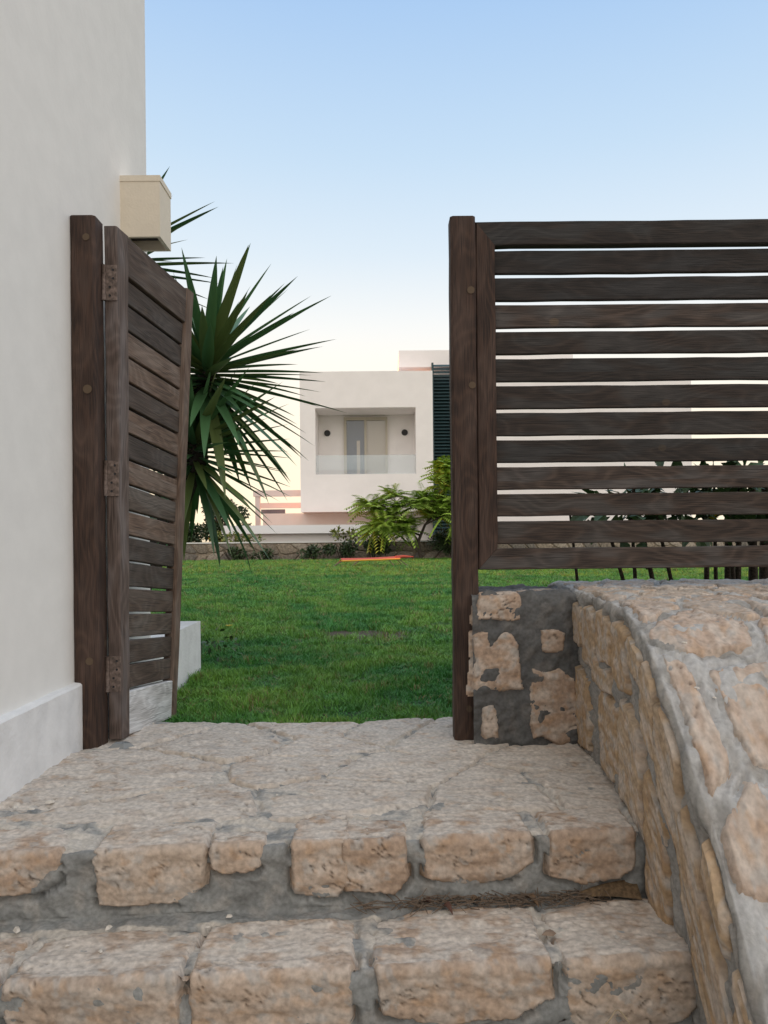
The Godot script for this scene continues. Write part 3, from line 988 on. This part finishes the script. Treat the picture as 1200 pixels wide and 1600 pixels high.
func grass() -> void:
	var blade := begin()
	for k in 14:
		var a := rng.randf() * TAU
		var p := Vector3(cos(a), 0, sin(a)) * 0.03 * sqrt(rng.randf())
		var ln := Vector3(rng.randfn(), 0, rng.randfn()) * 0.010
		var h := rng.randf_range(0.018, 0.042)
		var sd := Vector3(cos(a * 3.0), 0, sin(a * 3.0)) * 0.0016
		var f := rng.randf_range(0.7, 1.3)
		blade.set_color(Color(f, f, f))
		var m := p + ln * 0.45 + Vector3(0, h * 0.6, 0)
		var tip := p + ln * 1.5 + Vector3(0, h, 0)
		for v in [p - sd, p + sd, m + sd * 0.8, p - sd, m + sd * 0.8, m - sd * 0.8, m - sd * 0.8, m + sd * 0.8, tip]:
			blade.add_vertex(v)
	var mesh := done(blade)
	var xf: Array[Transform3D] = []
	var cs := PackedColorArray()
	for band in [[3.04, 3.16, -1.0, 0.9, 1600.0, 1.25], [3.05, 5.5, -1.9, 1.9, 1900.0, 1.0], [5.5, 10.0, -3.4, 3.2, 800.0, 1.35], [10.0, 18.0, -7.5, 8.5, 260.0, 2.0], [18.0, 29.9, -14.0, 15.5, 110.0, 2.8]]:
		for k in int((band[1] - band[0]) * (band[3] - band[2]) * band[4]):
			var d := rng.randf_range(band[0], band[1])
			var x := rng.randf_range(band[2], band[3])
			if x < -1.02 and d < 4.46: continue
			var bare := Vector2((x + 0.15) / 0.52, (d - 6.15) / 0.45).length() + 0.5 * nz_low.get_noise_2d(x * 0.5, d * 0.5)
			if rng.randf() < 0.9 * (1.0 - smoothstep(0.45, 1.15, bare)): continue
			var n := nz_low.get_noise_2d(x * 0.10, d * 0.10)
			var n2 := nz_low.get_noise_2d(x * 0.35 + 30.0, d * 0.35)
			if nz_mid.get_noise_2d(x * 0.12 + 7.0, d * 0.12) > 0.42 and rng.randf() < 0.5: continue
			var s: float = band[5] * rng.randf_range(0.75, 1.2)
			var hgt := s * (1.0 + 0.9 * n2) * (0.75 if band[5] > 1.9 else 1.0)
			var b := Basis(Vector3.UP, rng.randf() * TAU).rotated(Vector3(1, 0, 0), rng.randf_range(-0.2, 0.2))
			xf.append(Transform3D(b.scaled(Vector3(s * 1.1, hgt, s * 1.1)), Vector3(x, lawn_y(x, d) - 0.004, -d)))
			var c := Vector3(0.058, 0.265, 0.036).lerp(Vector3(0.20, 0.41, 0.052), clampf(0.4 + n * 1.1 + n2 * 0.7, 0.0, 1.0)) * rng.randf_range(0.65, 1.2)
			if rng.randf() < 0.04 + 0.10 * smoothstep(0.2, 0.5, n2): c = Vector3(0.30, 0.26, 0.10)
			cs.append(Color(c.x, c.y, c.z))
	var mm := MultiMesh.new()
	mm.transform_format = MultiMesh.TRANSFORM_3D
	mm.use_colors = true
	mm.mesh = mesh
	mm.instance_count = xf.size()
	for k in xf.size():
		mm.set_instance_transform(k, xf[k])
		mm.set_instance_color(k, cs[k])
	var o := MultiMeshInstance3D.new()
	o.name = "grass"
	o.multimesh = mm
	o.material_override = M.leaf
	o.set_meta("kind", "stuff")
	o.set_meta("label", "short green grass of the lawn")
	o.set_meta("category", "grass")
	add_child(o)
	# the bare patch of soil in the lawn
	var st := begin(true)
	for k in 24:
		var pts := [Vector3(-0.15, 0.012, -6.15)]
		for q in [k, k + 1]:
			var a: float = TAU * (q % 24) / 24.0
			var r := 0.40 * (1.0 + 0.7 * nz_low.get_noise_2d(cos(a) * 0.3, sin(a) * 0.3))
			pts.append(Vector3(-0.15 + cos(a) * r, 0, -6.15 + sin(a) * r))
		for v in pts:
			st.add_vertex(Vector3(v.x, lawn_y(v.x, -v.z) + v.y * 0.5 + 0.004, v.z))
	structure(done(st), "bare_soil", M.soil)

func far_wall() -> void:
	var o := thing("garden_wall", "low rubble stone wall at the far end of the lawn", "wall", Vector3(0, -0.1, -30.2))
	put(box(Vector3(-13, 0, -0.35), Vector3(18, 0.78, 0.0)), "mortar", M.sand, o)
	put(box(Vector3(-13.05, 0.78, -0.4), Vector3(18.05, 0.83, 0.05)), "coping", M.far_beige, o)
	var tones := []
	for c in [Vector3(0.42, 0.34, 0.26), Vector3(0.34, 0.28, 0.22), Vector3(0.50, 0.42, 0.34), Vector3(0.27, 0.235, 0.20)]:
		tones.append(triplanar(mat(lin(c.x, c.y, c.z), 0.92), grey_texture(noise(int(c.x * 1000), 0.03, 4), 256, 0.65, 1.0), null, 1.2, 0.0))
	var n := 56
	var corner := func(i: int, j: int) -> Vector2:
		var r := RandomNumberGenerator.new()
		r.seed = i * 31 + j * 1777 + 5
		var x := -12.9 + 30.8 * (i + (0.5 if j == 1 else 0.0)) / n
		return Vector2(x + r.randf_range(-0.14, 0.14), [0.02, 0.40, 0.77][j] + (r.randf_range(-0.14, 0.14) if j == 1 else 0.0))
	for j in 2:
		for i in n:
			var p: Array = [corner.call(i, j), corner.call(i + 1, j), corner.call(i + 1, j + 1), corner.call(i, j + 1)]
			var c: Vector2 = (p[0] + p[1] + p[2] + p[3]) / 4.0
			var ring := []
			for k in 4:
				var a: Vector2 = p[k]
				var b: Vector2 = p[(k + 1) % 4]
				ring.append(a.lerp(b, 0.18))
				ring.append(a.lerp(b, 0.82))
			var st := begin()
			for k in 8:
				var a: Vector2 = c + (ring[k] - c) * 0.93
				var b: Vector2 = c + (ring[(k + 1) % 8] - c) * 0.93
				var a2: Vector2 = c + (ring[k] - c) * 0.80
				var b2: Vector2 = c + (ring[(k + 1) % 8] - c) * 0.80
				quad(st, Vector3(a.x, a.y, 0.0), Vector3(b.x, b.y, 0.0), Vector3(b2.x, b2.y, 0.05), Vector3(a2.x, a2.y, 0.05))
				for v in [Vector3(a2.x, a2.y, 0.05), Vector3(b2.x, b2.y, 0.05), Vector3(c.x, c.y, 0.06)]: st.add_vertex(v)
			put(done(st), "stone", tones[rng.randi() % 4], o)

func far_villa() -> void:
	var o := thing("far_villa", "white modern villa with recessed balcony and dark louvred wall beyond the lawn", "building", Vector3(0, -1.2, -34))
	var B := func(called: String, m: Material, x0: float, x1: float, y0: float, y1: float, d0: float, d1: float, parent: Node = null) -> MeshInstance3D:
		return put(box(Vector3(x0, y0 + 1.2, 34 - d0), Vector3(x1, y1 + 1.2, 34 - d1)), called, m, parent if parent else o)
	# projecting box with the balcony cut into it
	var st := begin()
	var fr := [[-3.58, -2.92, 2.0, 8.06, 34.0, 35.9], [1.42, 2.16, 2.0, 8.06, 34.0, 35.9], [-2.92, 1.42, 2.0, 3.62, 34.0, 35.9], [-2.92, 1.42, 6.49, 8.06, 34.0, 35.9], [-3.58, 2.16, 2.0, 8.06, 35.9, 42.0]]
	for q in fr:
		add_box(st, Vector3(q[0], q[2] + 1.2, 34 - q[4]), Vector3(q[1], q[3] + 1.2, 34 - q[5]))
	put(done(st), "upper_wall", M.far_white, o)
	B.call("roof", M.far_white, -3.2, 0.4, 8.06, 8.16, 36.0, 41.0)
	B.call("roof_slab", M.far_white, 0.75, 8.6, 8.55, 9.3, 35.5, 43.0)
	B.call("penthouse_wall", M.far_white, 2.3, 8.3, 8.06, 8.55, 36.2, 42.0)
	var aw := begin()
	for q in [[Vector3(0.9, 9.26, -7.0), Vector3(2.28, 9.26, -2.2)], [Vector3(2.28, 9.26, -2.4), Vector3(0.9, 9.26, -7.2)]]:
		quad(aw, q[0], q[1], q[1] + Vector3(0, 0.485, 0), q[0] + Vector3(0, 0.485, 0))
	put(done(aw), "angled_wall", M.far_white, o)
	B.call("lower_wall", M.far_beige, -5.4, 2.2, -1.2, 1.995, 35.2, 42.0)
	B.call("side_wall", M.far_white, 4.3, 8.6, -1.2, 8.06, 34.6, 42.0)
	B.call("wing", M.far_white, 8.605, 13.6, -1.2, 8.1, 34.7, 42.0)
	# louvred wall: each slat
	B.call("louvre_backing", M.louver, 2.2, 4.295, -1.2, 8.06, 34.9, 42.0)
	B.call("louvre_frame", M.louver, 2.165, 2.25, -1.0, 8.54, 34.6, 34.88)
	var slat := begin()
	quad(slat, Vector3(2.25, 0.0, -0.6), Vector3(4.29, 0.0, -0.6), Vector3(4.29, 0.11, -0.78), Vector3(2.25, 0.11, -0.78))
	quad(slat, Vector3(2.25, -0.02, -0.6), Vector3(4.29, -0.02, -0.6), Vector3(4.29, 0.0, -0.6), Vector3(2.25, 0.0, -0.6))
	quad(slat, Vector3(2.25, -0.02, -0.6), Vector3(2.25, 0.09, -0.78), Vector3(4.29, 0.09, -0.78), Vector3(4.29, -0.02, -0.6))
	var sm := done(slat)
	for k in 56:
		var s := put(sm, "louvre", M.louver, o)
		s.position = Vector3(0, 1.6 + 0.145 * k, 0)
	var sh := B.call("shutter", M.louver, 3.0, 3.9, 4.3, 6.1, 34.52, 34.58) as Node3D
	for k in 11:
		B.call("shutter_slat", M.louver, 3.05, 3.85, 4.38 + 0.15 * k, 4.46 + 0.15 * k, 34.48, 34.52, sh)
	# balcony door: frame, panes, cream curtains right, painted dim room left
	var door := B.call("balcony_door", M.frame, -1.78, -1.66, 3.62, 6.36, 35.780, 35.898) as Node3D
	B.call("frame", M.frame, 0.10, 0.20, 3.62, 6.36, 35.780, 35.898, door)
	B.call("frame", M.frame, -1.66, 0.10, 6.22, 6.36, 35.780, 35.898, door)
	B.call("frame", M.frame, -0.85, -0.75, 3.62, 6.22, 35.770, 35.898, door)
	B.call("door_backing", M.dim, -1.66, -0.85, 3.62, 6.22, 35.880, 35.897, door)  # dark sheet painted as the dim room behind the glass, no cloth
	B.call("door_backing", M.door_backing, -0.75, 0.10, 3.62, 6.22, 35.880, 35.897, door)
	for k in 6:
		B.call("curtain_fold", M.door_backing, -0.70 + 0.13 * k, -0.64 + 0.13 * k, 3.64, 6.2, 35.862, 35.880, door)
	B.call("curtain_fold", M.door_backing, -1.2, -1.05, 3.64, 5.3, 35.862, 35.880, door)
	B.call("pane", M.pane, -1.66, -0.85, 3.62, 6.22, 35.820, 35.825, door)
	B.call("pane", M.pane, -0.75, 0.10, 3.62, 6.22, 35.820, 35.825, door)
	B.call("balustrade", M.glass, -2.91, 1.41, 3.625, 4.45, 34.08, 34.095)
	B.call("balcony_soffit_trim", M.far_white, -2.915, 1.415, 6.46, 6.488, 34.06, 35.930)
	for x in [-2.54, 0.99]:
		var c := CylinderMesh.new()
		c.top_radius = 0.13
		c.bottom_radius = 0.15
		c.height = 0.14
		var l := put(c, "wall_lamp", M.dark, o)
		l.position = Vector3(x, 5.66 + 1.2, 34 - 35.870)
		l.rotation.x = PI / 2
	# pergola at its side
	var pg := thing("pergola", "pinkish pergola beams and post beside the white villa", "pergola", Vector3(0, -1.2, -34))
	for q in [[2.72, 2.98, 34.4], [2.28, 2.52, 36.2]]:
		B.call("beam", M.far_pink, -5.7, -3.62, q[0], q[1], q[2], q[2] + 0.25, pg)
	B.call("beam", M.dim, -5.7, -4.6, 2.02, 2.24, 36.6, 36.8, pg)
	B.call("post", M.far_pink, -5.62, -5.42, -1.2, 2.72, 34.45, 34.65, pg)
	# pale canopy slab over the lower terrace
	var cn := thing("terrace_canopy", "pale flat canopy slab on a grey wall in front of the villa", "canopy", Vector3(0, -1.2, -32))
	put(box(Vector3(-6.6, 2.26, -1.4), Vector3(-0.65, 2.60, 0.0)), "slab", M.slab_white, cn)
	put(box(Vector3(-6.4, 0, -1.3), Vector3(-0.8, 2.26, -0.25)), "wall", M.far_beige, cn)

func far_plants() -> void:
	# feathery tree before the stone wall
	var t := thing("feathery_tree", "young feathery leaved tree with spreading limbs before the far villa", "tree", Vector3(1.35, 0, -28.6))
	var tr := begin(true)
	add_tube(tr, [Vector3(0, -0.05, 0), Vector3(-0.1, 0.7, 0), Vector3(0.15, 1.3, 0)], [0.07, 0.06, 0.05])
	var tips := []
	for br in [[Vector3(0.15, 1.3, 0), Vector3(0.7, 1.9, 0.1), Vector3(1.25, 2.35, 0.2)], [Vector3(0.15, 1.3, 0), Vector3(0.95, 1.7, 0.3), Vector3(1.8, 2.1, -0.2)], [Vector3(-0.1, 0.7, 0), Vector3(-0.65, 1.5, 0.1), Vector3(-1.0, 2.35, 0.1)],
			[Vector3(0.7, 1.9, 0.1), Vector3(0.95, 2.9, 0.0), Vector3(0.85, 3.35, 0.1)], [Vector3(-0.5, 1.3, 0.1), Vector3(-1.2, 1.7, 0.3), Vector3(-1.85, 2.05, 0.3)], [Vector3(-0.9, 1.5, 0.2), Vector3(-1.3, 1.35, 0.3), Vector3(-1.6, 1.25, 0.3)], [Vector3(-0.75, 1.7, 0.1), Vector3(-0.2, 2.0, 0.2), Vector3(0.15, 2.25, 0.1)],
			[Vector3(0.95, 1.7, 0.3), Vector3(1.4, 1.5, 0.4), Vector3(1.7, 1.35, 0.3)], [Vector3(0.0, 0.9, 0), Vector3(-0.5, 1.1, -0.3), Vector3(-1.1, 1.2, -0.3)], [Vector3(0.15, 1.3, 0), Vector3(0.4, 1.6, -0.4), Vector3(0.6, 2.0, -0.6)], [Vector3(0.95, 2.6, 0), Vector3(1.3, 2.9, 0.1), Vector3(1.5, 3.2, 0)]]:
		add_tube(tr, br, [0.04, 0.026, 0.012], 5)
		tips.append([br[2], (br[2] - br[1]).normalized()])
		tips.append([(br[1] + br[2]) / 2.0, (br[2] - br[1]).normalized()])
		tips.append([br[1].lerp(br[0], 0.2), (br[2] - br[0]).normalized()])
	put(done(tr), "trunk", M.bark, t)
	var cr := begin()
	for tp in tips:
		for k in 24:
			var d: Vector3 = (tp[1] * 0.4 + rand_dir() * Vector3(1, 0.75, 1) + Vector3(0, 0.3, 0)).normalized()
			var p: Vector3 = tp[0]
			var side := d.cross(Vector3.UP).normalized()
			var l := rng.randf_range(0.5, 0.9)
			var f := rng.randf_range(0.7, 1.3)
			var c := Color(0.34 * f, 0.50 * f, 0.085 * f)
			for j in 9:
				var q := (j + 1) / 9.0
				var at := p + d * l * q + Vector3(0, -0.32 * l * q * q, 0)
				for s in [-1, 1]:
					add_leaf(cr, at, (side * s + d * 0.45 + Vector3(0, -0.35, 0)).normalized(), Vector3.UP, 0.26 * (1.15 - 0.6 * absf(q - 0.45)), 0.09, c)
	put(done(cr), "crown", M.leaf, t)
	# low shrubs before the wall
	var spots := [[-1.6, 29.6, 0.75, "dark round shrub before the stone wall beside the feathery tree"], [-2.7, 29.6, 0.55, "dark green shrub before the stone wall under the canopy corner"], [-0.5, 29.55, 0.95, "taller dark leafy shrub before the stone wall by the tree foot"], [-4.6, 29.7, 0.42, "small round shrub before the stone wall near the yucca tips"], [-5.7, 29.7, 0.5, "small green shrub before the far stone wall beside its twin"], [2.6, 29.5, 1.15, "twiggy shrub before the louvred wall of the villa"], [3.4, 29.4, 1.3, "dense shrub before the villa beside the fence post"]]
	for s in spots:
		var o := thing("shrub", s[3], "shrub", Vector3(s[0], 0, -s[1]), "shrubs along the far wall")
		var h: float = s[2]
		var stems := begin(true)
		for k in 5:
			var dd := Vector3(rng.randf_range(-0.3, 0.3), 0, rng.randf_range(-0.2, 0.2))
			add_tube(stems, [dd * 0.3, dd + Vector3(0, h * 0.45, 0), dd * 1.4 + Vector3(0, h * 0.85, 0)], [0.02, 0.015, 0.006], 4)
		put(done(stems), "stem", M.bark, o)
		var cl := []
		for k in 6:
			cl.append([Vector3(rng.randf_range(-0.4, 0.4) * (0.5 + h), h * rng.randf_range(0.35, 0.85), rng.randf_range(-0.2, 0.2)), h * 0.30])
		bush(o, cl, 110, 0.13, Vector3(0.040, 0.070, 0.022), M.leaf)
	# flowering plants on top of the wall end
	for s in [[-6.2, 31.0, 1.05, "yellowish leafy plant behind the stone wall below the canopy"], [-5.3, 31.0, 0.98, "light green leafy plant behind the stone wall beside the yellowish one"], [-1.5, 31.0, 1.15, "light green plant behind the wall at the canopy corner"]]:
		var o := thing("garden_plant", s[3], "plant", Vector3(s[0], 0, -s[1]), "plants behind the far wall")
		put(tube([Vector3(0, -1.2, 0), Vector3(0, s[2] - 0.2, 0)], [0.03, 0.02], 5), "stem", M.bark, o)
		bush(o, [[Vector3(-0.3, s[2] - 0.15, 0), 0.28], [Vector3(0.25, s[2] - 0.2, 0), 0.28]], 45, 0.18, Vector3(0.16, 0.19, 0.035), M.leaf)
	# dark evergreens left of the villa
	for s in [[-6.7, 33.2, 3.2, "dark dense evergreen standing beside the pergola"], [-8.2, 32.6, 2.6, "dark bushy evergreen behind the yucca leaves"], [-9.9, 32.4, 2.3, "lower dark evergreen at the end of the stone wall"]]:
		var o := thing("evergreen_tree", s[3], "tree", Vector3(s[0], -1.2, -s[1]), "evergreens beside the pergola")
		put(tube([Vector3.ZERO, Vector3(0.05, 1.2, 0), Vector3(0, s[2] + 0.6, 0)], [0.12, 0.1, 0.03], 6), "trunk", M.bark, o)
		var cl := []
		for k in 16:
			cl.append([Vector3(rng.randf_range(-0.75, 0.75), 0.7 + (s[2] + 0.1) * rng.randf(), rng.randf_range(-0.5, 0.5)), rng.randf_range(0.35, 0.5)])
		bush(o, cl, 90, 0.17, Vector3(0.030, 0.058, 0.020), M.leaf, "crown")
	# low folding sunbed on the lawn
	var b := thing("sunbed", "low red and yellow sunbed on thin splayed legs on the lawn", "sunbed", Vector3(-0.35, lawn_y(0, 21.5), -21.5))
	b.rotation.y = 0.12
	put(tube([Vector3(-0.85, 0.19, 0.3), Vector3(0.75, 0.23, 0.3)], [0.02, 0.02], 8), "side_rail", M.yellow, b)
	put(tube([Vector3(-0.85, 0.19, -0.3), Vector3(0.75, 0.23, -0.3)], [0.02, 0.02], 8), "side_rail", M.yellow, b)
	var fb := begin()
	for k in 8:
		var x0 := -0.82 + 0.2 * k
		var x1 := x0 + 0.2
		var y0 := 0.225 + 0.025 * x0 - 0.015 * sin((x0 + 0.8) * 2.0)
		var y1 := 0.225 + 0.025 * x1 - 0.015 * sin((x1 + 0.8) * 2.0)
		quad(fb, Vector3(x0, y0, 0.30), Vector3(x1, y1, 0.30), Vector3(x1, y1 + 0.05, -0.30), Vector3(x0, y0 + 0.05, -0.30))
	put(done(fb), "fabric", M.red, b)
	put(tube([Vector3(0.66, 0.27, 0.0), Vector3(0.9, 0.29, 0.0), Vector3(1.16, 0.275, 0.0)], [0.04, 0.04, 0.012], 8), "head_roll", M.red, b)
	for q in [[-0.8, -1.15, 0.3], [-0.35, -0.65, 0.3], [0.45, 0.62, 0.3], [0.75, 1.0, 0.3], [-0.8, -1.05, -0.3], [0.75, 0.95, -0.3]]:
		put(tube([Vector3(q[0], 0.2, q[2]), Vector3(q[1], 0.0, q[2] * 1.25)], [0.014, 0.012], 6), "leg", M.rust, b)

func shrubs_behind_fence() -> void:
	var defs := [[1.00, 3.75, "dark glossy leaved shrub behind the fence with a low hanging spray of leaves"], [1.55, 3.95, "dark leafy shrub with yellow flowers behind the slatted fence"], [2.2, 4.1, "dark leafy shrub with thick stems at the far part of the fence"]]
	for k in defs.size():
		var q: Array = defs[k]
		var o := thing("leafy_shrub", q[2], "shrub", Vector3(q[0], -0.05, -q[1]), "shrubs behind the fence")
		var base: Array
		if k == 0: base = [[-0.05, -0.12, 0.9, 0.010], [0.28, 0.02, 0.95, 0.012], [0.40, 0.18, 1.0, 0.014], [0.47, 0.27, 0.95, 0.012], [0.55, 0.53, 1.0, 0.015], [0.70, 0.62, 1.0, 0.013]]
		elif k == 1: base = [[0.12, 0.1, 1.0, 0.012], [0.17, 0.17, 1.05, 0.020], [0.24, 0.23, 1.05, 0.018], [0.31, 0.29, 1.1, 0.026], [-0.25, -0.32, 1.0, 0.012]]
		else: base = [[-0.2, -0.22, 1.1, 0.03], [0.0, 0.02, 1.1, 0.04], [0.25, 0.3, 1.1, 0.03]]
		for s in base:
			put(tube([Vector3(s[0], 0, rng.randf_range(-0.1, 0.1)), Vector3((s[0] + s[1]) / 2 + rng.randf_range(-0.015, 0.015), s[2] * 0.5, 0), Vector3(s[1], s[2], 0.02)], [s[3], s[3] * 0.9, s[3] * 0.6], 6), "stem", M.bark, o)
		var cl := []
		var n := 9
		for j in n:
			cl.append([Vector3(rng.randf_range(-0.05, 0.65) if k == 0 else rng.randf_range(-0.4, 0.5), rng.randf_range(0.84, 1.04), rng.randf_range(-0.15, 0.2)), rng.randf_range(0.11, 0.17)])
		if k == 0: cl.append([Vector3(0.17, 0.66, 0.05), 0.09])
		bush(o, cl, 40, 0.115, Vector3(0.042, 0.085, 0.026), M.leaf)
		if k > 0:
			for j in 9:
				var fl := begin()
				var at := Vector3(rng.randf_range(-0.45, 0.4), rng.randf_range(0.74, 0.92), rng.randf_range(0.1, 0.25))
				for a in 6:
					add_leaf(fl, at, Vector3(cos(a * 1.05), 0.5, sin(a * 1.05)).normalized(), Vector3.UP, 0.035, 0.03, Color(0.75, 0.52, 0.04))
				put(done(fl), "flower", M.leaf, o)
	# small weed with a yellow flower by the white kerb
	var w := thing("weed", "small leafy weed with a yellow flower beside the white kerb", "plant", Vector3(-1.12, -0.03, -4.85))
	bush(w, [[Vector3(0.0, 0.14, 0), 0.14], [Vector3(0.14, 0.10, 0.02), 0.12]], 60, 0.05, Vector3(0.05, 0.10, 0.025), M.leaf)
	var f := begin()
	for a in 8:
		add_leaf(f, Vector3(0.17, 0.22, 0.05), Vector3(cos(a * 0.785), 0.45, sin(a * 0.785)).normalized(), Vector3.UP, 0.03, 0.02, Color(0.8, 0.55, 0.03))
	put(done(f), "flower", M.leaf, w)

func chip_mesh(s: float) -> ArrayMesh:
	var st := begin()
	var p := []
	for k in 5:
		p.append(Vector3(cos(k * 1.2566), 0, sin(k * 1.2566)) * s * rng.randf_range(0.6, 1.1) * Vector3(1.3, 1, 0.8))
	var t := Vector3(0, s * rng.randf_range(0.35, 0.6), 0)
	for k in 5:
		var a: Vector3 = p[k]
		var b: Vector3 = p[(k + 1) % 5]
		quad(st, a, b, b * 0.55 + t, a * 0.6 + t * 0.9)
		for v in [a * 0.6 + t * 0.9, b * 0.55 + t, t]: st.add_vertex(v)
		for v in [b, a, Vector3(0, -s * 0.2, 0)]: st.add_vertex(v)
	return done(st)

func small_things() -> void:
	var white := triplanar(mat(lin(0.66, 0.61, 0.54), 0.9), null, null, 5.0, 0.0)
	var brown := mat(lin(0.20, 0.12, 0.08), 0.9)
	var onstep := func(x: float, s: float, lift: float) -> Vector3:
		var b := stair_base(x, s)
		return b[0] + b[1] * lift
	for q in [[-0.36, 0.20, 0.012], [-0.40, 0.245, 0.007], [-0.62, 0.23, 0.014], [-0.68, 0.30, 0.006], [-0.60, 0.33, 0.010], [-0.82, 0.22, 0.018], [0.17, 0.40, 0.010], [0.10, -0.10, 0.006], [0.30, -0.22, 0.006], [-0.30, -0.33, 0.007], [-0.90, -0.33, 0.016], [-0.86, -0.36, 0.013], [-0.93, -0.28, 0.015], [-0.84, -0.42, 0.012], [-0.98, -0.3, 0.014]]:
		var c := put(chip_mesh(q[2] * 0.7), "stone_chip", white)
		c.position = onstep.call(q[0], q[1], 0.008)
		c.rotation.y = rng.randf() * 6.0
		tag(c, "small white stone chip lying on the steps", "stone chip", "white chips on the steps")
	for q in [[1.75, 0.07, 0.009], [1.73, 0.10, 0.008], [1.86, 0.09, 0.010], [1.66, 0.03, 0.006], [1.80, 0.30, 0.009]]:
		var b := wall_base(q[0], q[1])
		var c := put(chip_mesh(q[2] * 0.7), "shell_chip", white)
		c.position = b[0] + b[1] * 0.008
		c.rotation.z = -0.2
		tag(c, "small white shell chip on the sloping wall top", "shell chip", "white chips on the wall")
	var peb := put(chip_mesh(0.016), "pebble", mat(lin(0.26, 0.19, 0.14), 0.9))
	peb.position = onstep.call(0.35, 0.34, 0.006)
	tag(peb, "brown pebble between the two lower right step stones", "pebble")
	var gs := put(chip_mesh(0.04), "stone_shard", mat(lin(0.25, 0.26, 0.26), 0.9))
	gs.position = Vector3(-0.905, 0.003, -2.70)
	tag(gs, "grey stone shard under the gate corner", "stone")
	# dry litter swept into the corner of the tread
	var st := begin()
	for k in 260:
		var x := rng.randf_range(-0.07, 0.55)
		var dens := smoothstep(-0.08, 0.15, x)
		if rng.randf() > 0.25 + 0.75 * dens: continue
		var p: Vector3 = onstep.call(x, 0.16 + absf(rng.randfn()) * 0.022 + 0.012, rng.randf_range(0.004, 0.022))
		var d := (rand_dir() * Vector3(1.6, 0.3, 0.7)).normalized()
		var l := rng.randf_range(0.01, 0.045)
		st.set_color(Color(0.1, 0.1, 0.1))
		add_tube(st, [p - d * l, p + Vector3(0, rng.randf_range(-0.003, 0.006), 0), p + d * l], [0.0008, 0.0013, 0.0007], 4)
	var lit := put(done(st), "dry_litter", mat(lin(0.17, 0.125, 0.09), 0.95))
	lit.set_meta("kind", "stuff")
	tag(lit, "dry twigs and litter gathered at the back of the lower step", "litter")
	var lm := [mat(lin(0.10, 0.045, 0.03), 0.8), mat(lin(0.18, 0.11, 0.06), 0.8)]
	for q in [[0.10, 0.19, 0.022, 0], [0.13, 0.205, 0.02, 0], [0.33, 0.185, 0.022, 1], [0.20, 0.19, 0.02, 1]]:
		var lf := put(leaf_blade(q[2] * 1.5, q[2], 0.5, 0.9), "dry_leaf", lm[q[3]])
		lf.position = onstep.call(q[0], q[1], 0.014)
		lf.basis = Basis(Vector3.UP, rng.randf() * 6.0) * Basis(Vector3.RIGHT, -PI / 2 + rng.randf_range(-0.05, 0.25))
		tag(lf, "curled brown dead leaf in the litter on the step", "leaf", "dead leaves on the step")
	# dry palm sheath
	var sh := begin(true)
	var rows := []
	for k in 9:
		var t := k / 8.0
		var p: Vector3 = onstep.call(lerpf(0.46, 0.60, t), 0.182 + 0.006 * t, 0.014 + 0.006 * sin(t * PI))
		var w := 0.006 + 0.020 * t
		rows.append([p + Vector3(0, w * 0.9, -w), p + Vector3(0, w * 0.45, 0), p + Vector3(0, -0.004, w)])
	for k in 8:
		for s in 2:
			quad(sh, rows[k][s], rows[k + 1][s], rows[k + 1][s + 1], rows[k][s + 1])
	var so := put(done(sh), "dry_sheath", triplanar(mat(lin(0.26, 0.17, 0.09), 0.85), grey_texture(noise(91, 0.05, 3), 128, 0.6, 1.0), null, 12.0, 0.0))
	tag(so, "dry brown plant sheath wedged in the corner of the lower step", "plant debris")
	var rp := []
	var rr := []
	for k in 12:
		var t := k / 11.0
		rp.append(Vector3(0.42 + 0.085 * t, -0.272 + 0.028 * sin(t * 4.5) + 0.012 * t, -1.565 + 0.012 * sin(t * 9.0)))
		rr.append(0.0016)
	var ro := put(tube(rp, rr, 5), "dry_root", mat(lin(0.42, 0.33, 0.22), 0.9))
	tag(ro, "thin curling pale root on the lowest right step stone", "root")
